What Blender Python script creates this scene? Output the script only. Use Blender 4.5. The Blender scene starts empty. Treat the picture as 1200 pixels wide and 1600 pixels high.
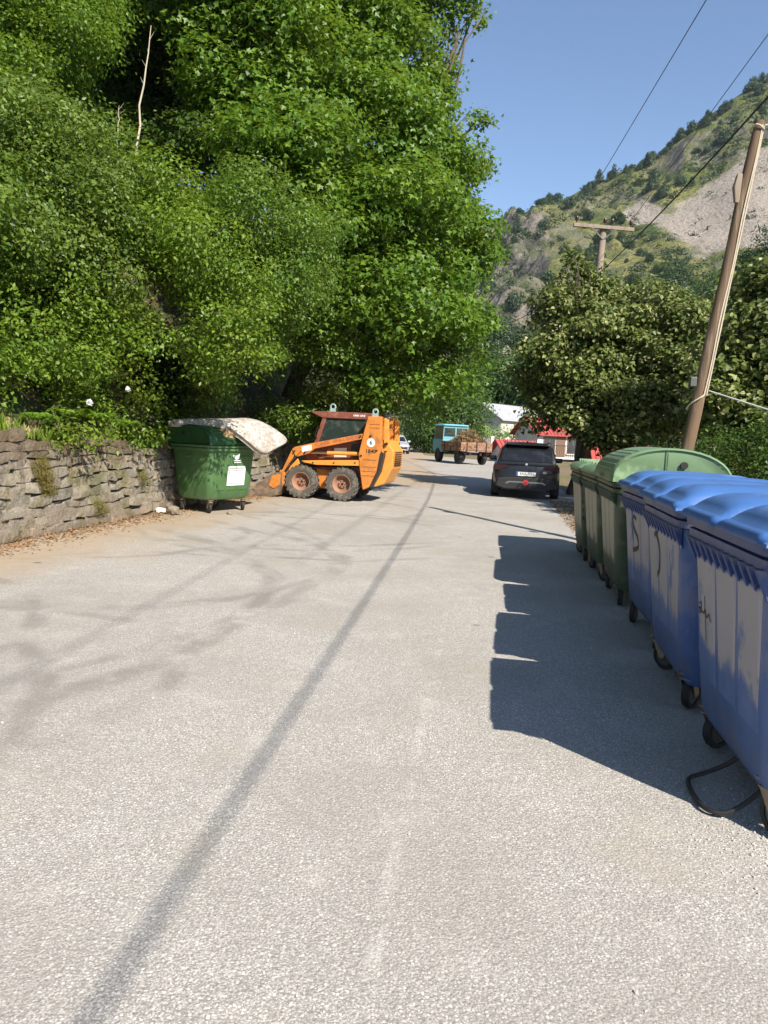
import bpy, bmesh, math, random
import numpy as np
from mathutils import Vector, Matrix, noise as mnoise

# ------------------------------------------------------------------ camera, sky, sun, exposure
SC = bpy.context.scene
COL = SC.collection
FPX, CAMH, PITCH, ROLL = 1202.0, 1.6, math.radians(5.85), math.radians(2.8)
_f = Vector((0, math.cos(PITCH), -math.sin(PITCH)))
_u0 = Vector((0, math.sin(PITCH), math.cos(PITCH)))
_r0 = Vector((1, 0, 0))
RGT = _r0 * math.cos(ROLL) + _u0 * math.sin(ROLL)
UPV = -_r0 * math.sin(ROLL) + _u0 * math.cos(ROLL)
cam_d = bpy.data.cameras.new('camera')
cam = bpy.data.objects.new('camera', cam_d)
COL.objects.link(cam)
cam.matrix_world = Matrix(((RGT.x, UPV.x, -_f.x, 0), (RGT.y, UPV.y, -_f.y, 0), (RGT.z, UPV.z, -_f.z, CAMH), (0, 0, 0, 1)))
cam_d.sensor_fit = 'VERTICAL'
cam_d.sensor_height = 36.0
cam_d.lens = FPX / 1600 * 36.0
cam_d.clip_start = 0.05
cam_d.clip_end = 5000
SC.camera = cam

SHX, SHY = -0.63, 1.0                       # shadow offset on the ground per metre of height
SUN_EL = math.atan(1 / math.hypot(SHX, SHY))
world = bpy.data.worlds.new('World')
SC.world = world
world.use_nodes = True
wn = world.node_tree.nodes
wl = world.node_tree.links
wn.clear()
sky = wn.new('ShaderNodeTexSky')
sky.sky_type = 'NISHITA'
sky.sun_disc = False
sky.sun_elevation = SUN_EL
sky.sun_rotation = math.atan2(-SHX, -SHY)   # clockwise from +Y
sky.altitude = 600
sky.air_density = 0.95
sky.dust_density = 0.35
sky.ozone_density = 2.2
bg = wn.new('ShaderNodeBackground')
bg.inputs['Strength'].default_value = 0.098
wo = wn.new('ShaderNodeOutputWorld')
wl.new(sky.outputs[0], bg.inputs['Color'])
wl.new(bg.outputs[0], wo.inputs['Surface'])
sun_d = bpy.data.lights.new('sun', 'SUN')
sun_d.energy = 4.9
sun_d.angle = math.radians(0.53)
sun_d.color = (1.0, 0.93, 0.82)
sun = bpy.data.objects.new('sun', sun_d)
COL.objects.link(sun)
sun.rotation_euler = Vector((SHX, SHY, -1)).to_track_quat('-Z', 'Y').to_euler()
SC.view_settings.view_transform = 'Standard'
SC.view_settings.look = 'None'
SC.view_settings.gamma = 1.0
SC.view_settings.exposure = 0.97
SC.view_settings.use_curve_mapping = False
SC.render.engine = 'CYCLES'
SC.cycles.use_denoising = True
SC.cycles.use_adaptive_sampling = True
SC.cycles.adaptive_threshold = 0.02
SC.cycles.max_bounces = 4
SC.cycles.diffuse_bounces = 2
SC.cycles.glossy_bounces = 3
SC.cycles.transmission_bounces = 4
SC.cycles.transparent_max_bounces = 6
SC.cycles.sample_clamp_indirect = 4.0
SC.cycles.caustics_reflective = False
SC.cycles.caustics_refractive = False

def W(px, py, Y):
    """world point seen at photo pixel (px, py) at depth Y along +Y"""
    d = RGT * ((px - 600) / FPX) + UPV * ((800 - py) / FPX) + _f
    return Vector((0, 0, CAMH)) + d * (Y / d.y)

# ------------------------------------------------------------------ helpers
def props(o, label=None, cat=None, group=None, kind=None):
    if label: o['label'] = label
    if cat: o['category'] = cat
    if group: o['group'] = group
    if kind: o['kind'] = kind
    return o

def empty(name, loc=(0, 0, 0), rz=0, label=None, cat=None, group=None):
    o = bpy.data.objects.new(name, None)
    COL.objects.link(o)
    o.location = loc
    o.rotation_euler = (0, 0, rz)
    o.empty_display_size = 0.2
    return props(o, label, cat, group)

def link_mesh(name, me, mats, parent=None, smooth=False, bevel=0.0, loc=None, rot=None, scale=None):
    if not isinstance(mats, (list, tuple)): mats = [mats]
    if len(me.materials) == 0:
        for m in mats: me.materials.append(m)
    if smooth: me.shade_smooth()
    o = bpy.data.objects.new(name, me)
    COL.objects.link(o)
    if parent is not None: o.parent = parent
    if loc is not None: o.location = loc
    if rot is not None: o.rotation_euler = rot
    if scale is not None: o.scale = scale
    if bevel > 0:
        b = o.modifiers.new('bevel', 'BEVEL')
        b.width = bevel; b.segments = 2; b.limit_method = 'ANGLE'; b.angle_limit = math.radians(35)
        b.harden_normals = False
    return o

def copy_tree(o, parent=None):
    c = o.copy()
    COL.objects.link(c)
    c.parent = parent
    for ch in list(o.children):
        copy_tree(ch, c)
    return c

class MB:
    """collects shapes and links them as one mesh object"""
    def __init__(self):
        self.v = []; self.f = []
    def add(self, vs, fs):
        n = len(self.v)
        self.v += [tuple(p) for p in vs]
        self.f += [tuple(i + n for i in f) for f in fs]
        return self
    def box(self, a, b):
        (x0, y0, z0), (x1, y1, z1) = a, b
        return self.add([(x0, y0, z0), (x1, y0, z0), (x1, y1, z0), (x0, y1, z0), (x0, y0, z1), (x1, y0, z1), (x1, y1, z1), (x0, y1, z1)],
                        [(3, 2, 1, 0), (4, 5, 6, 7), (0, 1, 5, 4), (1, 2, 6, 5), (2, 3, 7, 6), (3, 0, 4, 7)])
    def prism(self, poly, y0, y1, axis='y'):
        """extrude polygon (a, b pairs); axis y: (x, z) pairs, axis x: (y, z), axis z: (x, y)"""
        def p(q, t):
            return {'y': (q[0], t, q[1]), 'x': (t, q[0], q[1]), 'z': (q[0], q[1], t)}[axis]
        n = len(poly)
        ar = sum(poly[i][0] * poly[(i + 1) % n][1] - poly[(i + 1) % n][0] * poly[i][1] for i in range(n))
        if ar < 0: poly = poly[::-1]
        vs = [p(q, y0) for q in poly] + [p(q, y1) for q in poly]
        fs = [tuple(range(n)), tuple(range(2 * n - 1, n - 1, -1))] + [(i + n, (i + 1) % n + n, (i + 1) % n, i) for i in range(n)]
        if axis in 'xz': fs = [f[::-1] for f in fs]
        return self.add(vs, fs)
    def tube(self, pts, rad, n=8, cap=True):
        pts = [Vector(p) for p in pts]
        if not isinstance(rad, (list, tuple)): rad = [rad] * len(pts)
        vs = []; fs = []
        up = None
        for i, p in enumerate(pts):
            t = (pts[min(i + 1, len(pts) - 1)] - pts[max(i - 1, 0)]).normalized()
            if up is None:
                up = t.orthogonal().normalized()
            up = (up - t * up.dot(t)).normalized()
            s = t.cross(up)
            for k in range(n):
                a = 2 * math.pi * k / n
                vs.append(p + (up * math.cos(a) + s * math.sin(a)) * rad[i])
        for i in range(len(pts) - 1):
            for k in range(n):
                k2 = (k + 1) % n
                fs.append((i * n + k, i * n + k2, (i + 1) * n + k2, (i + 1) * n + k))
        if cap:
            fs.append(tuple(range(n - 1, -1, -1)))
            fs.append(tuple(range((len(pts) - 1) * n, len(pts) * n)))
        return self.add(vs, fs)
    def lathe(self, prof, n=24, axis='y', c=(0, 0, 0), closed=True):
        """prof: (radius, offset along axis) pairs; a closed ring profile"""
        vs = []; m = len(prof)
        for k in range(n):
            a = 2 * math.pi * k / n
            for r, t in prof:
                q = (r * math.cos(a), r * math.sin(a))
                p = {'y': (q[0], t, q[1]), 'x': (t, q[0], q[1]), 'z': (q[0], q[1], t)}[axis]
                vs.append((p[0] + c[0], p[1] + c[1], p[2] + c[2]))
        fs = []
        for k in range(n):
            k2 = (k + 1) % n
            for i in range(m if closed else m - 1):
                i2 = (i + 1) % m
                fs.append((k * m + i, k2 * m + i, k2 * m + i2, k * m + i2))
        return self.add(vs, fs)
    def loft(self, secs, cap=True):
        n = len(secs[0]); vs = [p for s in secs for p in s]; fs = []
        for i in range(len(secs) - 1):
            for k in range(n):
                k2 = (k + 1) % n
                fs.append((i * n + k, i * n + k2, (i + 1) * n + k2, (i + 1) * n + k))
        if cap:
            fs.append(tuple(range(n - 1, -1, -1)))
            fs.append(tuple(range((len(secs) - 1) * n, len(secs) * n)))
        return self.add(vs, fs)
    def mesh(self, name):
        me = bpy.data.meshes.new(name)
        me.from_pydata(self.v, [], self.f)
        bm = bmesh.new(); bm.from_mesh(me)
        bmesh.ops.recalc_face_normals(bm, faces=bm.faces)
        bm.to_mesh(me); bm.free()
        return me
    def build(self, name, mat, parent=None, smooth=False, bevel=0.0, **k):
        me = self.mesh(name)
        o = link_mesh(name, me, mat, parent, False, bevel, **k)
        if smooth:
            me.shade_smooth()
            try: me.set_sharp_from_angle(angle=math.radians(40))
            except Exception: pass
        return o

def rrect(cx, cy, hx, hy, r, z, n=4):
    """rounded rectangle outline at height z"""
    r = min(r, hx * .99, hy * .99)
    out = []
    for (sx, sy, a0) in ((1, 1, 0), (-1, 1, 90), (-1, -1, 180), (1, -1, 270)):
        for i in range(n + 1):
            a = math.radians(a0 + 90 * i / n)
            out.append((cx + sx * (hx - r) + r * math.cos(a), cy + sy * (hy - r) + r * math.sin(a), z))
    return out

def text_mesh(body, size, align='CENTER', bold=0.0, extrude=0.0):
    cu = bpy.data.curves.new('lettering', 'FONT')
    cu.body = body; cu.size = size; cu.align_x = align; cu.align_y = 'CENTER'
    cu.offset = bold; cu.extrude = extrude; cu.resolution_u = 2
    o = bpy.data.objects.new('lettering', cu)
    COL.objects.link(o)
    dg = bpy.context.evaluated_depsgraph_get()
    me = bpy.data.meshes.new_from_object(o.evaluated_get(dg))
    bpy.data.objects.remove(o)
    bpy.data.curves.remove(cu)
    return me

# ------------------------------------------------------------------ material helpers
class NT:
    def __init__(self, name):
        self.m = bpy.data.materials.new(name)
        self.m.use_nodes = True
        self.t = self.m.node_tree
        self.t.nodes.clear()
        self.out = self.t.nodes.new('ShaderNodeOutputMaterial')
    def n(self, typ, **ins):
        nd = self.t.nodes.new('ShaderNode' + typ)
        for k, v in ins.items():
            if hasattr(nd, k) and k not in ('Color',):
                try:
                    setattr(nd, k, v); continue
                except Exception: pass
            key = k.replace('_', ' ')
            self.set(nd.inputs[int(key[1:])] if key[0] == 'i' and key[1:].isdigit() else nd.inputs[key], v)
        return nd
    def set(self, sock, v):
        if isinstance(v, bpy.types.NodeSocket): self.t.links.new(v, sock)
        elif isinstance(v, bpy.types.Node): self.t.links.new(v.outputs[0], sock)
        else:
            if isinstance(v, (tuple, list)) and len(v) == 3 and sock.type == 'RGBA': v = (*v, 1)
            sock.default_value = v
    def math(self, op, a, b=None, clamp=False):
        nd = self.t.nodes.new('ShaderNodeMath'); nd.operation = op; nd.use_clamp = clamp
        self.set(nd.inputs[0], a)
        if b is not None: self.set(nd.inputs[1], b)
        return nd.outputs[0]
    def mix(self, fac, a, b, blend='MIX'):
        nd = self.t.nodes.new('ShaderNodeMix'); nd.data_type = 'RGBA'; nd.blend_type = blend
        self.set(nd.inputs[0], fac); self.set(nd.inputs[6], a); self.set(nd.inputs[7], b)
        return nd.outputs[2]
    def noise(self, vec, scale, detail=4, rough=.55, dist=0.0):
        nd = self.n('TexNoise', Scale=scale, Detail=detail, Roughness=rough, Distortion=dist)
        if vec is not None: self.t.links.new(vec, nd.inputs['Vector'])
        return nd.outputs[0]
    def ramp(self, fac, stops):
        nd = self.t.nodes.new('ShaderNodeValToRGB')
        cr = nd.color_ramp
        while len(cr.elements) < len(stops): cr.elements.new(0.5)
        for e, (p, c) in zip(cr.elements, stops):
            e.position = p
            e.color = (*c, 1) if isinstance(c, (tuple, list)) else (c, c, c, 1)
        self.set(nd.inputs[0], fac)
        return nd.outputs[0]
    def step(self, x, lo, hi):
        nd = self.t.nodes.new('ShaderNodeMapRange'); nd.interpolation_type = 'SMOOTHSTEP'
        self.set(nd.inputs[0], x); nd.inputs[1].default_value = lo; nd.inputs[2].default_value = hi
        return nd.outputs[0]
    def obj(self):
        return self.t.nodes.new('ShaderNodeTexCoord').outputs['Object']
    def pos(self):
        return self.t.nodes.new('ShaderNodeNewGeometry').outputs['Position']
    def sep(self, v):
        nd = self.t.nodes.new('ShaderNodeSeparateXYZ'); self.t.links.new(v, nd.inputs[0]); return nd.outputs
    def scale(self, v, s):
        nd = self.t.nodes.new('ShaderNodeMapping'); self.t.links.new(v, nd.inputs[0]); nd.inputs['Scale'].default_value = s
        return nd.outputs[0]
    def bump(self, h, strength=.4, dist=.01):
        nd = self.n('Bump', Strength=strength, Distance=dist); self.set(nd.inputs['Height'], h); return nd.outputs[0]
    def finish(self, col, rough=.6, metal=0.0, normal=None, spec=.5, trans=0.0, coat=0.0):
        b = self.t.nodes.new('ShaderNodeBsdfPrincipled')
        self.set(b.inputs['Base Color'], col); self.set(b.inputs['Roughness'], rough); self.set(b.inputs['Metallic'], metal)
        b.inputs['Specular IOR Level'].default_value = spec
        b.inputs['Coat Weight'].default_value = coat
        b.inputs['Transmission Weight'].default_value = trans
        if normal is not None: self.set(b.inputs['Normal'], normal)
        self.t.links.new(b.outputs[0], self.out.inputs[0])
        return self.m

def paint(name, col, rough=.5, var=.25, scale=6, metal=0.0, wear=None, wear_amt=.45, wear_scale=9, bump=.15, spec=.5, streak=1.0, coat=0.0):
    """weathered paint / plastic / wood: base colour, tonal noise, worn or dirty patches"""
    t = NT(name); o = t.scale(t.obj(), (1, 1, streak))
    n1 = t.noise(o, scale, 5)
    c = t.mix(t.math('MULTIPLY', t.step(n1, .3, .75), var), col, tuple(x * .45 for x in col))
    r = rough
    if wear:
        n2 = t.noise(o, wear_scale, 6, .65, .3)
        m = t.step(n2, 1 - wear_amt - .08, 1 - wear_amt + .1)
        c = t.mix(m, c, wear)
        r = t.math('ADD', t.math('MULTIPLY', m, .3), rough, True)
    nb = t.bump(t.noise(o, scale * 9, 3), bump, .004) if bump else None
    return t.finish(c, r, metal, nb, spec, coat=coat)

def leaf_mat(name, dark, light, trans=.3, rough=.45, pale=None):
    t = NT(name)
    a = t.t.nodes.new('ShaderNodeAttribute'); a.attribute_name = 'tint'
    c = t.mix(a.outputs['Fac'], dark, light)
    if not pale:
        p = t.pos()
        c = t.mix(t.math('MULTIPLY', t.step(t.noise(p, .9, 4, .6), .45, .68), .45), c, t.mix(a.outputs['Fac'], tuple(x * .9 for x in (dark[0] * 1.5, dark[1] * .95, dark[2])), (light[0] * 1.25, light[1] * .95, light[2])))
    if pale:
        c = t.mix(t.step(a.outputs['Fac'], 1.4, 1.6), c, pale)
    b = t.n('BsdfPrincipled', Base_Color=c, Roughness=rough)
    b.inputs['Specular IOR Level'].default_value = .35
    tr = t.n('BsdfTranslucent')
    t.set(tr.inputs[0], t.mix(.5, c, (.30, .42, .03), 'MIX') if not pale else c)
    mx = t.t.nodes.new('ShaderNodeMixShader'); mx.inputs[0].default_value = trans
    t.t.links.new(b.outputs[0], mx.inputs[1]); t.t.links.new(tr.outputs[0], mx.inputs[2])
    t.t.links.new(mx.outputs[0], t.out.inputs[0])
    return t.m

# ------------------------------------------------------------------ foliage generator
SH_STAR = (np.array([(0, 0, 0), (.56, .42, .09), (.19, .52, 0), (0, 1, -.12), (-.19, .52, 0), (-.56, .42, .09)]), [(0, 1, 2), (0, 2, 3), (0, 3, 4), (0, 4, 5)])
SH_OVAL = (np.array([(0, 0, 0), (.3, .4, .08), (0, 1, -.06), (-.3, .4, .08)]), [(0, 1, 2), (0, 2, 3)])
SH_HEART = (np.array([(0, 0, 0), (.42, .12, .07), (.36, .55, .05), (0, 1, -.12), (-.36, .55, .05), (-.42, .12, .07)]), [(0, 1, 2), (0, 2, 3), (0, 3, 4), (0, 4, 5)])
SH_LONG = (np.array([(0, 0, 0), (.12, .4, .03), (0, 1, -.12), (-.12, .4, .03)]), [(0, 1, 2), (0, 2, 3)])

def unit(a):
    return a / np.maximum(np.linalg.norm(a, axis=1, keepdims=True), 1e-9)

def leaf_mesh(name, pos, nrm, along, size, tint, shape):
    tv, tf = shape
    k = len(tv); N = len(pos)
    z = unit(nrm)
    y = unit(along - (along * z).sum(1, keepdims=True) * z)
    x = np.cross(y, z)
    V = pos[:, None, :] + size[:, None, None] * (tv[None, :, 0, None] * x[:, None, :] + tv[None, :, 1, None] * y[:, None, :] + tv[None, :, 2, None] * z[:, None, :])
    V = V.reshape(-1, 3)
    F = (np.array(tf)[None] + (np.arange(N) * k)[:, None, None]).reshape(-1)
    me = bpy.data.meshes.new(name)
    me.vertices.add(len(V)); me.vertices.foreach_set('co', V.astype(np.float32).ravel())
    me.loops.add(len(F)); me.loops.foreach_set('vertex_index', F.astype(np.int32))
    nf = len(F) // 3
    me.polygons.add(nf); me.polygons.foreach_set('loop_start', (np.arange(nf) * 3).astype(np.int32))
    at = me.attributes.new('tint', 'FLOAT', 'POINT')
    at.data.foreach_set('value', np.repeat(tint, k).astype(np.float32))
    me.update(calc_edges=True)
    return me

LEAVES = 0
def foliage(lobes, dens, size, shape, seed, cl=11, clr=.26, fill=.3, up=.55, droop=.5, tvar=.35, pale=0.0, ragged=.16, keep=None, sub=0, core=.3, flat=.62):
    """lobes: (centre, (rx, ry, rz)[, density factor]); dens leaves per square metre of lobe surface, gathered in sprays"""
    global LEAVES
    rng = np.random.default_rng(seed)
    P = []; Nn = []; A = []; S = []; T = []
    if sub:
        # break every lobe into flattened boughs around a thin core, so that lit boughs stand over dark gaps
        new = []
        for L in lobes:
            c = np.array(L[0], float); r = np.array(L[1], float); df = L[2] if len(L) > 2 else 1.0
            new.append((c, r * .72, df * core))
            n = max(5, int(sub * (float(np.mean(r)) ** 1.4) + 4))
            for d in unit(rng.normal(size=(n, 3))):
                q = float(np.mean(r)) * rng.uniform(.24, .42)
                q = min(q, .62)
                new.append((c + d * r * rng.uniform(.62, 1.02), (q * rng.uniform(1, 1.5), q * rng.uniform(1, 1.5), q * flat), df))
        lobes = new
    for L in lobes:
        c = np.array(L[0], float); r = np.array(L[1], float); df = L[2] if len(L) > 2 else 1.0
        p = 1.6
        area = 4 * math.pi * ((r[0] ** p * r[1] ** p + r[0] ** p * r[2] ** p + r[1] ** p * r[2] ** p) / 3) ** (1 / p)
        n = max(4, int(area * dens * df / cl))
        d = unit(rng.normal(size=(n, 3)))
        ph = rng.uniform(0, 6.28, 6)
        lump = np.sin(d[:, 0] * 5 + ph[0]) * np.sin(d[:, 1] * 5 + ph[1]) + np.sin(d[:, 2] * 6 + ph[2]) * np.sin(d[:, 0] * 9 + ph[3]) + .6 * np.sin(d[:, 1] * 13 + ph[4]) * np.sin(d[:, 2] * 12 + ph[5])
        fac = 1 + ragged * lump + rng.normal(size=n) * .06
        ins = rng.random(n) < fill
        fac = np.where(ins, fac * rng.uniform(.45, .95, n), fac)
        cp = c + d * r * fac[:, None]
        cn = unit(d / r)
        ct = rng.normal(size=n) * .22
        # far side of every bough is thinner: it faces the bank or other foliage
        away = (cn[:, 1] > .25) & (rng.random(n) < .6)
        cp = cp[~away]; cn = cn[~away]; ct = ct[~away]; n = len(cp)
        if keep is not None:
            k = keep(cp); cp = cp[k]; cn = cn[k]; ct = ct[k]; n = len(cp)
        m = n * cl
        off = rng.normal(size=(m, 3)) * clr
        N0 = np.repeat(cn, cl, 0)
        off -= N0 * (off * N0).sum(1, keepdims=True) * .55
        pos = np.repeat(cp, cl, 0) + off
        nr = unit(N0 * .75 + np.array([0, 0, up]) + rng.normal(size=(m, 3)) * .32)
        al = N0 * .5 + rng.normal(size=(m, 3)) * .7 + np.array([0, 0, -droop])
        P.append(pos); Nn.append(nr); A.append(al)
        S.append(size * rng.uniform(.65, 1.25, m))
        t = np.clip(.45 + np.repeat(ct, cl) + rng.normal(size=m) * tvar * .5, 0, 1)
        if pale > 0:
            cpale = np.repeat(rng.random(n) < pale * 1.4, cl) & (rng.random(m) < .7)
            t = np.where(cpale, 2.0, t)
        T.append(t)
    P = np.concatenate(P); LEAVES += len(P)
    return leaf_mesh('foliage', P, np.concatenate(Nn), np.concatenate(A), np.concatenate(S), np.concatenate(T), shape)

def limb_path(a, b, rnd, wob=.12, n=5):
    a = Vector(a); b = Vector(b); L = (b - a).length
    out = []
    for i in range(n + 1):
        t = i / n
        p = a.lerp(b, t)
        w = math.sin(t * math.pi) * wob * L
        out.append(p + Vector((rnd.uniform(-w, w), rnd.uniform(-w, w), rnd.uniform(-w * .4, w * .6) + math.sin(t * math.pi) * .06 * L)))
    return out

def make_tree(name, base, lobes, fol, leafm, barkm, label, cat='tree', group=None, trunk_r=.14, fork=.45, crown='crown', seed=1):
    rnd = random.Random(seed)
    root = empty(name, base, 0, label, cat, group)
    b = Vector(base)
    cen = sum((Vector(l[0]) for l in lobes), Vector()) / len(lobes)
    top = b.lerp(cen, fork); 
    tr = MB()
    tp = limb_path((0, 0, 0), top - b, rnd, .05)
    tr.tube(tp, [trunk_r * (1.25 if i == 0 else 1 - .35 * i / len(tp)) for i in range(len(tp))], 9)
    for l in lobes:
        e = Vector(l[0]) - b
        lp = limb_path(tp[-2 if rnd.random() < .5 else -1], e, rnd, .1)
        tr.tube(lp, [max(.008, trunk_r * .5 * (1 - .85 * i / (len(lp) - 1))) for i in range(len(lp))], 6)
        for _ in range(3):
            d = Vector((rnd.uniform(-1, 1), rnd.uniform(-1, 1), rnd.uniform(-.5, 1)))
            e2 = e + Vector((d.x * l[1][0], d.y * l[1][1], d.z * l[1][2])) * .75
            lq = limb_path(lp[3], e2, rnd, .1, 4)
            tr.tube(lq, [max(.005, trunk_r * .2 * (1 - .8 * i / 4)) for i in range(5)], 5)
    tr.build('trunk', barkm, root, smooth=True)
    me = foliage([((Vector(l[0]) - b), *l[1:]) for l in lobes], **fol)
    link_mesh(crown, me, leafm, root)
    return root

# ------------------------------------------------------------------ materials
def asphalt_mat():
    t = NT('old_asphalt'); p = t.pos(); xyz = t.sep(p); X, Y = xyz[0], xyz[1]
    v = t.n('TexVoronoi', Scale=78.0, Randomness=1.0); t.t.links.new(p, v.inputs['Vector'])
    v2 = t.n('TexVoronoi', Scale=165.0); t.t.links.new(p, v2.inputs['Vector'])
    cs = t.sep(v.outputs['Color'])
    fine = t.ramp(t.sep(v2.outputs['Color'])[1], [(0, (.175, .163, .148)), (.45, (.345, .322, .292)), (.8, (.45, .422, .383)), (1, (.57, .54, .495))])
    fine = t.mix(t.step(v2.outputs['Distance'], .42, .75), fine, (.175, .163, .148))
    chip = t.math('MULTIPLY', t.step(cs[0], .74, .80), t.math('SUBTRACT', 1.0, t.step(v.outputs['Distance'], .30, .46)))
    c = t.mix(chip, fine, t.mix(cs[1], (.44, .41, .36), (.72, .69, .635)))
    c = t.mix(.22, c, (.48, .45, .41))
    big = t.noise(p, .55, 5, .6)
    mid = t.noise(p, 2.6, 6, .65, .4)
    c = t.mix(t.math('MULTIPLY', t.step(big, .40, .62), .46), c, (.26, .238, .208))
    c = t.mix(t.math('MULTIPLY', t.step(mid, .5, .75), .22), c, (.56, .53, .48))
    c = t.mix(t.math('MULTIPLY', t.step(t.noise(p, 1.1, 4, .6, .8), .56, .72), .30), c, (.34, .30, .22))
    # rubber marks left by turning wheels: rings of given centre and radius
    wob = t.math('MULTIPLY', t.math('SUBTRACT', t.noise(p, .9, 3), .5), .35)
    brk = t.step(t.noise(p, 1.4, 4, .6), .36, .62)
    acc = None
    for (cx, cy, r, w, s) in ((-5.2, 5.2, 2.6, .10, .8), (-4.8, 3.2, 3.1, .13, .75), (-1.2, 12.4, 2.3, .12, .85), (-1.0, 12.2, 2.75, .10, .7), (-4.4, 11.0, 2.4, .11, .7),
                              (-3.0, 4.6, 1.7, .12, .6), (-2.2, 15.0, 4.6, .12, .75), (-3.4, 9.2, 2.9, .12, .7), (0.6, 17.5, 3.2, .10, .6), (-6.5, 7.0, 5.4, .14, .8), (-2.6, 7.9, 1.5, .1, .6), (-2.9, 1.7, 1.6, .13, .6), (-1.4, 16.0, 2.2, .10, .8), (-7.5, 9.0, 6.9, .12, .6)):
        dx = t.math('SUBTRACT', X, cx); dy = t.math('SUBTRACT', Y, cy)
        d = t.math('SQRT', t.math('ADD', t.math('MULTIPLY', dx, dx), t.math('MULTIPLY', dy, dy)))
        e = t.math('ABSOLUTE', t.math('ADD', t.math('SUBTRACT', d, r), wob))
        m = t.math('MULTIPLY', t.math('SUBTRACT', 1.0, t.step(e, w * .2, w * 1.15)), s)
        acc = m if acc is None else t.math('MAXIMUM', acc, m)
    left = t.math('SUBTRACT', 1.0, t.step(t.math('SUBTRACT', X, t.math('MULTIPLY', Y, .05)), -.5, .6))
    acc = t.math('MULTIPLY', t.math('MULTIPLY', acc, brk), left)
    c = t.mix(t.math('MULTIPLY', acc, .74), c, (.16, .147, .13))
    # worn remains of a painted line
    ln = t.math('ABSOLUTE', t.math('SUBTRACT', X, t.math('SUBTRACT', t.math('MULTIPLY', Y, .124), .24)))
    lm = t.math('MULTIPLY', t.math('SUBTRACT', 1.0, t.step(ln, .012, .04)), t.step(t.noise(p, 3.5, 5, .7), .44, .66))
    lm = t.math('MULTIPLY', lm, t.math('SUBTRACT', 1.0, t.step(Y, 4.5, 9.0)))
    c = t.mix(t.math('MULTIPLY', lm, .26), c, (.68, .655, .60))
    # brown silt washed out along the wall foot and onto the far bend
    wx = t.math('SUBTRACT', X, t.math('SUBTRACT', t.math('MULTIPLY', Y, .155), 6.2))
    sw = t.math('ADD', wx, t.math('MULTIPLY', t.math('SUBTRACT', t.noise(t.scale(p, (1, .35, 1)), 1.3, 5, .6), .5), 2.4))
    sm = t.math('SUBTRACT', 1.0, t.step(sw, .35, 2.3))
    far = t.math('MULTIPLY', t.step(Y, 22, 29), t.step(t.noise(t.scale(p, (.5, .3, 1)), .7, 4), .42, .56))
    far = t.math('MULTIPLY', far, t.math('SUBTRACT', 1.0, t.step(t.math('SUBTRACT', X, t.math('MULTIPLY', Y, .05)), -.2, 1.2)))
    ex = t.math('MULTIPLY', t.math('SUBTRACT', X, .9), .62); ey = t.math('MULTIPLY', t.math('SUBTRACT', Y, 29.5), .17)
    el = t.math('ADD', t.math('SQRT', t.math('ADD', t.math('MULTIPLY', ex, ex), t.math('MULTIPLY', ey, ey))), t.math('MULTIPLY', t.math('SUBTRACT', t.noise(p, .8, 4), .5), .8))
    far = t.math('MAXIMUM', far, t.math('SUBTRACT', 1.0, t.step(el, .7, 1.15)))
    sm = t.math('MULTIPLY', t.math('MAXIMUM', sm, far), .85)
    silt = t.mix(t.noise(p, 7, 5, .7), (.25, .18, .115), (.43, .33, .225))
    c = t.mix(sm, c, silt)
    # a few dark oil drops
    v3 = t.n('TexVoronoi', Scale=.9); t.t.links.new(p, v3.inputs['Vector'])
    c = t.mix(t.math('MULTIPLY', t.math('SUBTRACT', 1.0, t.step(t.math('ADD', v3.outputs['Distance'], t.math('MULTIPLY', t.noise(p, 14, 3), .06)), .055, .085)), .6), c, (.07, .065, .06))
    h = t.math('ADD', t.math('MULTIPLY', v.outputs['Distance'], -1.0), t.math('MULTIPLY', v2.outputs['Distance'], -.4))
    return t.finish(c, .88, 0, t.bump(h, .48, .005), .25)

def earth_mat():
    t = NT('earth'); p = t.pos()
    c = t.mix(t.step(t.noise(p, .35, 5, .6), .4, .62), (.17, .125, .08), (.10, .115, .035))
    c = t.mix(t.step(t.noise(p, 5, 5, .7), .45, .7), c, (.25, .19, .12))
    return t.finish(c, .95, 0, t.bump(t.noise(p, 9, 5), .6, .05), .2)

def bank_mat():
    t = NT('bank_soil'); p = t.pos()
    c = t.mix(t.step(t.noise(p, 1.5, 5, .6), .4, .62), (.075, .055, .03), (.035, .055, .014))
    return t.finish(c, .95, 0, t.bump(t.noise(p, 6, 5), .8, .08), .2)

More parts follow.
